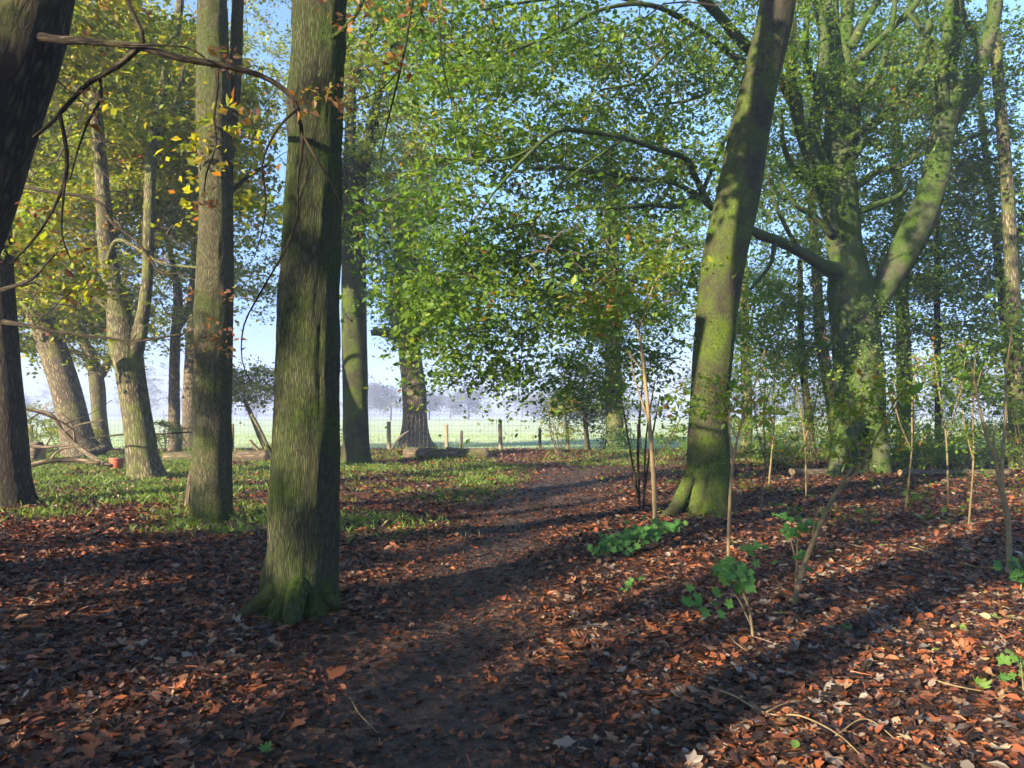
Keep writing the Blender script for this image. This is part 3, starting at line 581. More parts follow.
# ---- 15.. slender trees at right
R_ = [('ash_tree', 'tall slim trunk with a sunlit brown foot, right of the huge beech', [(905, 447, 18, 29), (905, 420, 16, 29), (904, 360, 14, 29), (902, 300, 12, 29), (898, 200, 10, 29), (893, 60, 8, 29)], [(925, 300, 29, 3.0, 2.4, 3.0, 170), (910, 180, 29, 3.2, 2.5, 3.5, 150)], BK_warm),
      ('ash_tree', 'thin dark stem between the brown-footed trunk and the pale forked sapling', [(938, 455, 7, 27), (938, 400, 6, 27), (937, 300, 6, 27), (936, 200, 5, 27), (930, 80, 4, 27)], [(950, 330, 27, 2.4, 2, 2.6, 120)], BK_dark),
      ('ash_tree', 'tall straight trunk rising behind the pale forked sapling at the right edge', [(1018, 470, 16, 21.5), (1017, 400, 15, 21.5), (1013, 300, 13, 21.5), (1008, 200, 12, 21.5), (1000, 100, 11, 21.5), (992, 0, 10, 21.7), (988, -50, 9, 21.7)], [(1000, 350, 22, 1.8, 2, 1.8, 110), (1010, 200, 23, 2.2, 2, 2.6, 130)], BK_warm),
      ('ash_tree', 'thin leaning stem crossing the sky gap beside the right-hand edge trunk', [(1016, 440, 8, 26), (1006, 340, 8, 26), (996, 240, 7, 26), (984, 140, 6, 26), (975, 40, 5, 26)], [(985, 260, 26, 2.2, 2, 2.6, 110)], BK_dark),
      ('ash_tree', 'dark sloping stem left of the huge beech, thinner of the leaning pair', [(812, 450, 9, 30), (808, 410, 8, 30), (803, 370, 7, 30), (801, 330, 6, 30), (800, 260, 5, 30)], [(790, 330, 30, 2.6, 2, 2.2, 110)], BK_dark),
      ('ash_tree', 'grey sloping stem left of the huge beech, thicker of the leaning pair', [(838, 455, 14, 29), (833, 410, 13, 29), (826, 370, 12, 29), (820, 330, 11, 29), (815, 250, 9, 29), (808, 160, 7, 29)], [(820, 360, 29, 2.6, 2, 2.0, 110), (800, 230, 29, 3.2, 2, 3, 150)], BK_warm),
      ('ash_tree', 'pale slim trunk seen just right of the leaning mossy trunk', [(745, 452, 12, 32), (747, 420, 11, 32), (746, 370, 10, 32), (744, 300, 9, 32), (742, 220, 7, 32)], [(752, 340, 32, 3.0, 2.4, 3.2, 150), (745, 220, 32, 3.4, 2.4, 3.2, 150)], BK_warm),
      ]
for nm, lb, tr, bl, mt in R_:
    tree(nm, lb, 'tree', 'slender trees in the right half', tr, blobs=bl, mat=mt, leaf=Lgreen, seg=16, nleaf=28, lsize=.10, tint0=.4, flare=.12)
# understorey tree with low spray behind the field gap
tree('hazel_tree', 'small bushy tree with yellow-green crown leaning out over the field fence', 'tree', G_F,
     [(268, 450, 5, 33), (258, 432, 5, 33), (250, 412, 4.5, 33), (244, 400, 4, 33)], limbs=[], blobs=[(250, 385, 33, 2.2, 1.6, .85, 110)], mat=BK_pale, leaf=Lyellow, seg=8, nleaf=36, lsize=.09, tint0=.35, flare=0)
tree('hazel_tree', 'low rounded leafy tree on the fence line left of the ivy-footed trunk', 'tree', G_F,
     [(588, 450, 6, 34), (586, 430, 5, 34), (584, 405, 4, 34)], blobs=[(583, 408, 34, 1.7, 1.4, 1.6, 110)], mat=BK_warm, leaf=Lgreen, seg=8, nleaf=36, lsize=.09, tint0=.5, flare=0)

#@@REST@@
# ------------------------------------------------------------------ ivy on the oak and lime
def ivy(root, path, n, r, size=.09, mat=None, tint0=.3):
    P = resample(np.array([np.append(W(x, y, D), w / 2 * D / F) for x, y, w, D in path]), .05)
    k = rng.integers(0, len(P), n); a = rng.random(n) * 2 * PI; rr = P[k, 3] + np.abs(rng.normal(0, r, n)) + .01
    pos = P[k, :3] + np.stack([np.cos(a) * rr, np.sin(a) * rr, rng.normal(0, .08, n)], -1)
    nrm = np.stack([np.cos(a), np.sin(a), .4 + 0 * a], -1) + rng.normal(0, .4, (n, 3))
    so = Soup(); so.add(scatter_shape(pos, nrm, size * rng.lognormal(0, .2, n), np.clip(tint0 + rng.normal(0, .15, n), 0, 1), DIAM[0], DIAM[1], 1.))
    so.build('ivy', mat or Ldeep, root)
TR = {o['label']: o for o in TREES}
ivy(t11, [(410, 345, 24, 37.6), (409, 330, 24, 37.7), (405, 260, 20, 38), (402, 190, 14, 38)], 6500, .35, .12, Lgreen)
for o in TREES:
    if 'clothed in leaves' in o['label']: ivy(o, [(616, 452, 22, 33), (614, 400, 18, 33), (613, 300, 15, 33), (610, 180, 12, 33)], 3500, .25, .11, Ldeep); ivy(o, [(619, 455, 22, 33), (618, 430, 16, 33)], 1500, .22, .10, Ldeep, .15)
ivy(t14, [(862, 440, 50, B - .4), (868, 400, 48, B - .4), (872, 345, 46, B - .3), (865, 300, 38, B)], 2200, .3, .085, Lgreen, .5)
# russet leaves on the arching branch
def leaf_bunches(root, pts, mat, n, size, sd, name='foliage', tint0=.5):
    so = Soup()
    for (x, y, D) in pts:
        k = max(1, int(n * (.6 + .8 * rng.random())))
        pos = W(x, y, D) + rng.normal(0, sd, (k, 3)); nrm = np.stack([rng.normal(0, .6, k), rng.normal(-.3, .6, k), np.abs(rng.normal(.5, .5, k))], -1)
        so.add(scatter_shape(pos, nrm, size * rng.lognormal(0, .25, k), np.clip(rng.normal(tint0, .25, k), 0, 1), DIAM[0] * np.array([1, 1, 1.6]), DIAM[1], 1.))
    return so.build(name, mat, root)
leaf_bunches(t4, [(215, 55, 5.6), (228, 62, 5.6), (240, 75, 5.6), (232, 50, 5.6), (300, 100, 5.6), (308, 110, 5.6), (70, 262, 5.8), (210, 205, 5.5), (204, 200, 5.5), (45, 215, 5.8), (28, 210, 5.8), (95, 90, 5.8), (90, 118, 5.8), (98, 5, 5.9), (255, 118, 5.6), (240, 112, 5.6), (265, 175, 5.5), (345, 90, 5.6), (350, 100, 5.6), (340, 105, 5.6), (325, 5, 5.8), (335, 15, 5.8)], Lrust, 8, .065, .05)
leaf_bunches(TREES[0], [(408, 10, 5.8), (415, 25, 5.8), (392, 55, 5.8), (398, 62, 5.8), (345, 100, 5.7), (338, 108, 5.7), (440, 12, 5.8), (425, 5, 5.9), (362, 0, 6.3), (370, 12, 6.3), (352, 30, 6.3)], Lrust, 9, .07, .05)
leaf_bunches(TREES[2], [(200, 292, 12.1), (212, 298, 12), (228, 293, 11), (205, 345, 11), (222, 350, 11), (232, 346, 11), (218, 330, 11), (160, 262, 12.5), (100, 204, 13), (62, 250, 13), (110, 225, 12.8)], Lrust, 12, .09, .10, 'foliage', .45)

# ------------------------------------------------------------------ trees behind and beside the camera (they throw the shade)
def shade_tree(x, y, h, r, n, label, low=4.0):
    root = thing('oak_tree', (x, y, 0), label, 'tree', 'trees behind the photographer')
    P = [[x, y, -.2, .32], [x + .1, y, 3, .27], [x + .2, y + .1, h * .6, .2], [x, y, h * .95, .06]]
    MB().tube(P, 20, .3, .06, .3, .3, seed=x).build('trunk', BK_ridge, root)
    nodes = [q[:3] for q in resample(P, .4) if q[2] > 2.5]
    att = ell((x, y, (low + h) / 2 + .5), (r, r, (h - low) / 2), n)
    Pp, segs, cnt, dirs, keep = grow(nodes, None, att); keep &= gap(att, -.1)
    V, Fq = twig_mesh(Pp, [s for s, k in zip(segs, [True] * len(segs))], cnt, .007)
    r_ = sprays(att[keep], dirs[keep], 60, .12, .5, sunfleck=True, fk=1.)
    so = Soup(); so.add(r_); crown_mesh('crown', V, Fq, so, Lyellow, BK_twig, root)
s2 = S3[:2] / np.linalg.norm(S3[:2]); pp = np.array([-s2[1], s2[0]])
k = 0
for d, q, h, r, n, low in [(15, 2.0, 9, 3.6, 260, 2.6), (17, -5, 9, 3.8, 260, 2.8), (21, 8, 11, 4, 240, 3), (26, -1, 12, 4.2, 320, 5), (34, 4, 14, 4.4, 150, 5), (30, 12, 13, 4.4, 240, 5), (44, 0, 15, 5, 120, 7), (43, 12, 15, 5, 100, 7), (9, 5.0, 6, 2.2, 150, 1.6)]:
    p = np.array([1.0, 7.0]) + s2 * d + pp * q
    if p[1] > 1 and abs(p[0]) < p[1] * .75 + 2: continue
    k += 1
    shade_tree(p[0], p[1], h, r, n, 'leafy woodland tree out of view behind the photographer, shading the path', low)
print('shade trees', k)

# ------------------------------------------------------------------ leaf litter, crumbs, grass (nobody could count them)
def wedge(n, d0, d1, extra=.12, xr=.78):
    y = np.sqrt(rng.random(n) * (d1 ** 2 - d0 ** 2) + d0 ** 2); x = (rng.random(n) * 2 - 1) * (y * xr + .4); return x, y
LOB = [lobed(s, nl) for s, nl in ((1, 5), (2, 5), (3, 7), (4, 3))]
def litter():
    so = Soup()
    def batch(n, d0, d1, size, shape, lift, curl, tsd=.28, keepp=.62):
        x, y = wedge(n, d0, d1); pm = path_mask(x, y); gm = grass_mask(x, y)
        cl = .5 + .5 * fbm(x * .9, y * .9, 21, 3)
        kp = rng.random(n) > pm * (1 - keepp) ; kp &= rng.random(n) > gm * .55; kp &= rng.random(n) < .55 + cl * .7
        x, y, pm, cl = x[kp], y[kp], pm[kp], cl[kp]; n = len(x)
        lf = rng.random(n) ** 2 * lift * (1 - .6 * pm)
        z = gz(x, y) + .006 + lf
        tl = .12 + .38 * rng.random(n)
        nrm = np.stack([rng.normal(0, 1, n) * tl, rng.normal(0, 1, n) * tl, np.ones(n)], -1)
        t = np.clip(rng.random(n) * .98 - .12 * pm - .12 * (1 - cl) + .05 * np.clip(x / 3, -1, 1), 0, 1)
        s = size * np.clip(rng.lognormal(0, .40, n), .35, 1.75) * (.9 - .3 * pm)
        so.add(scatter_shape(np.stack([x, y, z], -1), nrm, s, t, shape[0], shape[1], curl))
    area = lambda a, b: .78 * (b * b - a * a)
    for i, (a, b, dens) in enumerate([(2.2, 5.5, 900), (5.5, 9, 700), (9, 14, 420)]):
        A = area(a, b); grow_ = [1, 1.05, 1.2][i]
        batch(int(A * dens * .62), a, b, .062 * grow_, OVAL, .03, 1.0)
        if i < 2:
            for L in LOB: batch(int(A * dens * .07), a, b, .080 * grow_, L, .03, 1.0)
        else: batch(int(A * dens * .55), a, b, .075, OVAL, .04, 1.4)
        batch(int(A * dens * 1.3), a, b, .027 * grow_, (DIAM[0] * np.array([1.2, 1, 1.5]), DIAM[1]), .02, 1.2, keepp=.95)
    batch(int(area(14, 35) * 210), 14, 35, .082, (DIAM[0] * np.array([1.3, 1, 1.6]), DIAM[1]), .05, 1.5)
    # thin broken stalks and twiglets mixed through the leaves
    STK = (np.array([[-.012, -.5, 0], [.012, -.5, .02], [.03, 0, .05], [.006, .5, .03], [-.006, .5, .01], [.004, 0, .04]]), [(0, 1, 2, 5), (5, 2, 3, 4)])
    batch(2600, 2.4, 9, .15, STK, .03, 1.5, keepp=.7); batch(2200, 9, 20, .22, STK, .03, 1.5, keepp=.7)
    o = so.build('leaf_litter', Llitter); tag(o, 'brown and russet dead leaves carpeting the woodland floor', kind='stuff')
litter()
def grass():
    n = 330000; x, y = wedge(n, 8, 35.5, xr=.8); gm = grass_mask(x, y)
    cl = np.clip(.5 + .9 * fbm(x * 2.2, y * 2.2, 33, 3), 0, 1)
    kp = rng.random(n) < gm * cl * 1.1 + .15 * ((y > 24) & (fbm(x * .5, y * .5, 4, 2) > .2)) ; x, y = x[kp], y[kp]; n = len(x)
    h = (.05 + .06 * rng.random(n)) * (1 + .02 * y); a = rng.random(n) * 2 * PI; w = .004 + .00035 * y
    b = np.stack([x, y, gz(x, y) - .005], -1); lean = rng.normal(0, .5, (n, 2)) * h[:, None]
    c, s = np.cos(a) * w, np.sin(a) * w
    V = np.stack([b + np.stack([c, s, 0 * c], -1), b - np.stack([c, s, 0 * c], -1), b + np.stack([lean[:, 0] * .4 - c * .7, lean[:, 1] * .4 - s * .7, h * .6], -1),
                  b + np.stack([lean[:, 0], lean[:, 1], h], -1)], 1)
    Fq = np.arange(n * 4).reshape(-1, 4)
    o = mesh_obj('grass', V.reshape(-1, 3), Fq, Lgrass, None, {'tint': ('FLOAT', 'FACE', np.clip(rng.normal(.45, .25, n), 0, 1))}); tag(o, 'short green grass among fallen leaves left of the path', kind='stuff')
    # low leafy weeds
    n = 9000; x, y = wedge(n, 9, 30, xr=.8); kp = (rng.random(n) < grass_mask(x, y) * .9) & (fbm(x * 1.1, y * 1.1, 77, 2) > 0.05); x, y = x[kp], y[kp]
    k = 9; x = np.repeat(x, k) + rng.normal(0, .07, len(x) * k); y = np.repeat(y, k) + rng.normal(0, .07, len(y) * k); n = len(x)
    pos = np.stack([x, y, gz(x, y) + .02 + .09 * rng.random(n)], -1); nrm = rng.normal(0, .5, (n, 3)) + np.array([0, 0, 1])
    so = Soup(); so.add(scatter_shape(pos, nrm, .05 * rng.lognormal(0, .3, n), np.clip(rng.normal(.5, .25, n), 0, 1), DIAM[0] * np.array([1.3, 1, 1]), DIAM[1], 1.))
    o = so.build('ground_cover', Lgrass); tag(o, 'low leafy weeds growing through the grass', kind='stuff')
    # right half: sparse green seedlings among dead leaves
    n = 1500; x, y = wedge(n, 11, 32, xr=.8); kp = (x > 2) & (fbm(x * .8, y * .8, 55, 2) > .0 - .02 * (y - 11)); x, y = x[kp], y[kp]
    k = 16; x = np.repeat(x, k) + rng.normal(0, .13, len(x) * k); y = np.repeat(y, k) + rng.normal(0, .13, len(y) * k); n = len(x)
    pos = np.stack([x, y, gz(x, y) + .04 + (.1 + .012 * (y - 11)) * rng.random(n) ** 1.5 * 2], -1); nrm = rng.normal(0, .5, (n, 3)) + np.array([0, 0, 1])
    so = Soup(); so.add(scatter_shape(pos, nrm, .06 * rng.lognormal(0, .3, n), np.clip(rng.normal(.35, .2, n), 0, 1), DIAM[0] * np.array([1.2, 1, 1]), DIAM[1], 1.))
    o = so.build('undergrowth', Lgreen); tag(o, 'scattered low green undergrowth around the right-hand trees', kind='stuff')
grass()
def field_grass():
    n = 60000; x, y = wedge(n, 36, 75, xr=.8); h = .05 + .10 * rng.random(n)
    b = np.stack([x, y, gz(x, y) - .01], -1); a = rng.random(n) * PI; c, s = np.cos(a) * .02, np.sin(a) * .02
    V = np.stack([b + np.stack([c, s, 0 * c], -1), b - np.stack([c, s, 0 * c], -1), b + np.stack([rng.normal(0, .04, n), rng.normal(0, .04, n), h], -1)], 1)
    o = mesh_obj('field_grass', V.reshape(-1, 3), np.arange(n * 3).reshape(-1, 3), Lfield, None, {'tint': ('FLOAT', 'FACE', rng.random(n))}); tag(o, 'pale frosty grass of the open field', kind='stuff')
field_grass()

# ------------------------------------------------------------------ shrubs and saplings
def poly3(lb, base=False):
    Q = np.array([np.append(W(x, y, D), w * .34 * D / F) for x, y, w, D in lb])
    if base: Q[0, 2] = float(gz(Q[0, 0], Q[0, 1])) - .06
    return Q
def sapling(name, label, cat, group, stems, bunches=(), smat=None, lmat=None, nleaf=22, lsize=.06, spread=.16, tint0=.5, twr=.0022, big=None, tilt=.6):
    first = poly3(stems[0], True); root = thing(name, [first[0, 0], first[0, 1], first[0, 2] + .06], label, cat, group)
    nodes = []
    for i, st in enumerate(stems):
        Q = poly3(st, i == 0 or st[0][1] == stems[0][0][1]); MB().tube(Q, 8, .06 if Q[0, 1] < 14 else .15, .08, seed=i * 1.7 + Q[0, 0]).build('stem', smat or BK_twigp, root); nodes += [q[:3] for q in resample(Q, .12)][1:]
    if bunches:
        att = np.vstack([ell(W(x, y, D), (r, r, rz), n) for x, y, D, r, rz, n in bunches])
        att = att[att[:, 2] > gz(att[:, 0], att[:, 1]) + .03]
        Pp, segs, cnt, dirs, keep = grow(nodes, None, att); V, Fq = twig_mesh(Pp, segs, cnt, twr, 3)
        so = Soup()
        if big: 
            n = len(att)
            for j in range(3):
                so.add(scatter_shape(att + rng.normal(0, .045, (n, 3)), np.stack([rng.normal(0, .35, n), rng.normal(-1.1, .4, n), np.ones(n)], -1), (.75 + .35 * rng.random(n)) * big * rng.lognormal(0, .2, n), np.clip(rng.normal(tint0, .28, n), 0, 1), LOB[j][0] * np.array([1, 1, .6]), LOB[j][1], 1.))
        else: so.add(sprays(att, dirs, nleaf, lsize, spread, tint0=tint0, tilt=tilt))
        crown_mesh('foliage', V, Fq, so, lmat or Lgreen, BK_twig, root)
    return root
GS = 'bare-stemmed saplings'
sapling('sapling', 'tall sapling with yellow lower stem and dark forked top, between path and leaning trunk', 'sapling', None,
        [[(655, 552, 8, 9.2), (655, 520, 7, 9.2), (653, 470, 7, 9.2), (649, 420, 6, 9.3), (644, 370, 5, 9.3), (638, 330, 4, 9.3), (628, 315, 3, 9.3), (612, 305, 2, 9.3)],
         [(638, 332, 3, 9.3), (652, 290, 3, 9.2), (665, 262, 2.4, 9.2), (672, 235, 1.6, 9.1)], [(650, 425, 3, 9.3), (635, 380, 2, 9.3), (630, 350, 1.5, 9.3)],
         [(653, 470, 3, 9.2), (668, 440, 2.2, 9.2), (680, 420, 1.4, 9.2)], [(644, 372, 2.4, 9.3), (625, 350, 2, 9.3), (600, 330, 1.4, 9.3)]],
        [(640, 300, 9.3, .7, .35, 20), (600, 310, 9.3, .5, .3, 14), (670, 250, 9.2, .5, .35, 14), (690, 400, 9.2, .3, .2, 4)], nleaf=20, lsize=.07, tint0=.6)
sapling('sapling', 'cluster of thin dark sapling stems just left of the yellow-stemmed sapling', 'sapling', None,
        [[(640, 500, 3, 13), (638, 450, 4, 13), (641, 400, 3, 13), (645, 360, 2.4, 13)], [(641, 500, 3.4, 13), (630, 450, 3, 13), (622, 400, 2, 13)], [(642, 500, 3, 13), (650, 450, 3, 13), (660, 395, 2, 13)],
         [(644, 500, 3, 13), (646, 440, 2.6, 13), (655, 380, 2, 13)]], [(640, 390, 13, .7, .6, 16)], BK_dark, Lgreen, 12, .06)
sapling('sapling', 'slim straight sapling in front of the leaning trunk, leafy at the top', 'sapling', None,
        [[(728, 562, 5, 8.3), (729, 520, 5, 8.3), (732, 470, 4, 8.3), (737, 440, 4, 8.3), (745, 410, 3, 8.3), (755, 385, 2.4, 8.3), (765, 350, 1.8, 8.3)], [(733, 465, 3, 8.3), (729, 430, 2.4, 8.3), (728, 400, 1.6, 8.3)],
         [(737, 440, 2, 8.3), (720, 400, 1.4, 8.3)]], [(745, 400, 8.3, .5, .35, 13), (700, 400, 8.4, .4, .3, 6)], BK_twigp, Lgreen, 14, .065, tint0=.65)
sapling('sapling', 'brown sapling stem slanting up to the right, leaves bunched at its tip', 'sapling', None,
        [[(793, 612, 8, 6.3), (797, 590, 8, 6.3), (806, 560, 7.4, 6.4), (818, 530, 7, 6.4), (832, 500, 6, 6.4), (845, 478, 5, 6.4), (852, 465, 4, 6.4), (846, 440, 2.4, 6.4)],
         [(835, 494, 4, 6.4), (858, 470, 4, 6.4), (880, 430, 3, 6.4), (900, 400, 2, 6.4), (905, 385, 1.4, 6.4)], [(862, 462, 2.4, 6.4), (850, 420, 2, 6.4), (850, 400, 1.4, 6.4)],
         [(812, 545, 3, 6.4), (815, 520, 2.4, 6.4), (822, 500, 2, 6.4)], [(880, 430, 2.2, 6.4), (900, 395, 2, 6.4), (930, 380, 1.4, 6.4)]],
        [(880, 395, 6.5, .32, .25, 22), (850, 430, 6.5, .25, .3, 12)], BK_sap, Lgreen, 16, .045, .12, .7)
sapling('sapling', 'cream-barked sapling at the right edge forking into three thin upright stems', 'sapling', None,
        [[(1008, 576, 8, 7.6), (1009, 545, 8, 7.6), (1007, 515, 8, 7.6), (1001, 487, 8, 7.6)],
         [(1001, 489, 7, 7.6), (995, 460, 5, 7.6), (985, 430, 5, 7.6), (978, 400, 3.4, 7.6), (970, 360, 2, 7.6)], [(1001, 489, 6, 7.6), (1003, 450, 5, 7.6), (1006, 410, 4, 7.6), (1006, 375, 3, 7.6), (1012, 330, 1.6, 7.6)],
         [(1001, 487, 5, 7.6), (998, 470, 4, 7.6), (994, 440, 3, 7.6), (996, 420, 2, 7.6)], [(1005, 517, 3.4, 7.6), (993, 505, 2.4, 7.6), (985, 490, 1.6, 7.6)]],
        [(985, 370, 7.6, .45, .4, 16), (965, 410, 7.6, .2, .2, 5)], BK_twigp, Lgreen, 8, .045, .12)
for lb, px, py, D, tilt_, hpx in (('thin dark sapling in the gap right of the leaning mossy trunk', 768, 468, 17, 10, 120), ('thin twiggy sapling against the left side of the beech foot', 806, 486, 14, -14, 130),
        ('slim sapling between the slanting stem and the huge beech', 905, 500, 13, 12, 140), ('twiggy sapling under the slim right trunks, bending left', 948, 492, 14, -16, 150), ('fine upright sapling behind the brown slanting stem, right of the leaning trunk', 760, 505, 12, 6, 130),
        ('thin forked sapling between the low twig and the cream-barked sapling', 968, 520, 11, 8, 170)):
    st_ = [(px, py, 3.2, D), (px + tilt_ * .3 + 3, py - hpx * .35, 2.6, D), (px + tilt_ * .6, py - hpx * .7, 2.2, D), (px + tilt_, py - hpx, 1.4, D)]
    sapling('sapling', lb, 'sapling', None, [st_, [st_[1], (px - tilt_ * .6, py - hpx * .6, 1.8, D), (px - tilt_ * 1.1, py - hpx * .9, 1.2, D)], [st_[2], (px + tilt_ * 1.8, py - hpx * .9, 1.2, D)]],
            [(px, py - hpx * .85, D, .55, .5, 26), (px, py - hpx * .45, D, .35, .3, 9)], BK_sap, Lgreen, 10, .055, .15, .55)
leaf_bunches(bpy.data.objects[TREES[0].name], [(312, 95, 6.0), (330, 88, 5.9)], Lyellow, 9, .06, .05, 'shoot_leaves', .8)
sapling('seedling', 'small maple seedling with broad bright green leaves in the shade, nearest the camera', 'seedling', None,
        [[(754, 637, 5, 5.4), (750, 615, 4, 5.4), (744, 595, 3.4, 5.4), (735, 580, 2.4, 5.4)], [(752, 628, 2.4, 5.4), (735, 595, 2, 5.4), (715, 598, 1.4, 5.4)]],
        [(742, 572, 5.4, .09, .05, 7), (725, 570, 5.4, .08, .05, 4), (694, 600, 5.3, .05, .03, 2), (716, 603, 5.3, .03, .03, 2), (762, 552, 5.8, .08, .04, 3)], BK_twigp, Lmaple, big=.10, tint0=.45)
sapling('seedling', 'leafy green seedling patch on the sunlit band left of the yellow-stemmed sapling', 'seedling', None,
        [[(628, 560, 3, 8.6), (626, 545, 2.4, 8.6), (620, 540, 1.6, 8.6)], [(628, 560, 2, 8.6), (640, 540, 2, 8.6)]],
        [(622, 543, 8.6, .20, .05, 16), (642, 533, 8.7, .18, .08, 14), (665, 527, 9, .15, .05, 8), (605, 548, 8.3, .08, .03, 5)], BK_twigp, Lmaple, big=.10, tint0=.35)
sapling('seedling', 'lone little green seedling with one tuft of leaves below the sunlit band', 'seedling', None,
        [[(632, 594, 2, 6.8), (632, 586, 1.6, 6.8)]], [(632, 586, 6.8, .05, .03, 4)], BK_twigp, Lmaple, big=.08, tint0=.3)
sapling('seedling', 'maple seedling with drooping leaves at the foot of the slanting stem', 'seedling', None,
        [[(796, 575, 2.6, 6.6), (797, 550, 2.2, 6.6), (800, 528, 1.6, 6.6)], [(796, 560, 2, 6.6), (788, 530, 1.4, 6.6)]],
        [(805, 528, 6.6, .10, .04, 6), (788, 530, 6.6, .07, .04, 3), (800, 560, 6.6, .05, .02, 2)], BK_twigp, Lmaple, big=.09, tint0=.3)
sapling('seedling', 'green seedling at the right picture edge beside the cream-barked sapling', 'seedling', None,
        [[(1020, 590, 3, 6.9), (1022, 575, 2, 6.9)]], [(1022, 572, 6.9, .12, .06, 9)], BK_twigp, Lmaple, big=.08, tint0=.3)
sapling('seedling', 'pale yellow-green seedling in the sunlit leaves at the right edge', 'seedling', None,
        [[(1024, 690, 3, 4.45), (1022, 672, 2, 4.45), (1020, 660, 1.5, 4.45)]], [(1022, 662, 4.45, .05, .05, 6)], BK_twigp, Lmaple, big=.07, tint0=.9)
def bush(label, px, py, D, r, h, n, mat, tint0=.45, lsize=.06, name='bush', nst=6, nleaf=26, sm=None, spread=.2):
    b = W(px, py, D); b[2] = float(gz(b[0], b[1])); root = thing(name, b, label, 'bush', None)
    nodes = []
    for i in range(nst):
        a = rng.random() * 2 * PI; e = b + np.array([math.cos(a) * r * .7, math.sin(a) * r * .7, h * (.7 + .4 * rng.random())]); m = (b + e) / 2 + rng.normal(0, .08, 3)
        P = np.array([np.append(b - [0, 0, .05], .018), np.append(m, .012), np.append(e, .005)]); MB().tube(P, 6, .2, .1, seed=i).build('stem', sm or BK_twig, root); nodes += [q[:3] for q in resample(P, .15)][1:]
    att = ell(b + np.array([0, 0, h * .55]), (r, r, h * .5), n)
    Pp, segs, cnt, dirs, keep = grow(nodes, None, att); V, Fq = twig_mesh(Pp, segs, cnt, .003, 3)
    so = Soup(); so.add(sprays(att, dirs, nleaf, lsize, spread, tint0=tint0, tilt=.7)); crown_mesh('foliage', V, Fq, so, mat, BK_twig, root)
bush('sparse yellow-leaved bush on the bank before the field fence', 560, 462, 27.5, .8, 2.3, 34, Lyellow, .45, .07)
bush('dark leafy bush at the foot of the straight trunk behind the tall sapling', 680, 462, 27, 1.3, 1.3, 45, Lgreen, .4, .08)
bush('green bush between the leaning mossy trunk and the huge beech', 775, 470, 22.5, 1.0, 1.1, 60, Lgreen, .5, .065)
bush('taller yellowish bush left of the beech foot', 815, 462, 25, 1.0, 1.9, 55, Lgreen, .6, .07)
bush('broad green bush just right of the beech foot', 925, 468, 22, 1.2, 1.2, 80, Lgreen, .35, .075)
bush('leafy bush between the slim trunks, right of the beech', 975, 462, 24, 1.3, 1.6, 80, Lgreen, .4, .075)
bush('bramble bush at the right edge behind the cream-barked sapling', 1030, 470, 20, 1.2, 2.1, 70, Lgreen, .45, .07)
bush('low bush in the gap behind the leaning mossy trunk', 735, 458, 28, 1.5, 1.6, 70, Lgreen, .45, .08)
bush('thin bush rising against the field beside the beech', 800, 452, 31, 1.7, 3.0, 90, Lgreen, .5, .085)
bush('dense far bush at the wood edge under the slim right trunks', 900, 450, 33, 2.2, 2.4, 70, Lgreen, .5, .085)
bush('dense far bush at the wood edge near the right border', 985, 450, 33, 2.4, 3.2, 80, Lgreen, .5, .085)
bush('yellow-green bush behind the fallen branches at the left', 62, 448, 30, 1.3, 1.5, 60, Lyellow, .35, .08)
bush('small light green bush against the field right of the scarred fork tree', 165, 448, 31, .9, 1.6, 34, Lyellow, .3, .08)
bush('little low bush at the foot of the mossy three-limbed trunk', 338, 448, 30, .5, 1.1, 22, Lyellow, .25, .07)
bush('grey-green weed clump below the leaning hazel, near the fence', 285, 450, 31, .8, .9, 24, Lyellow, .4, .07)
bush('narrow bush at the left edge beyond the dark trunk', 36, 440, 32, 1.0, 2.3, 50, Lyellow, .4, .085)

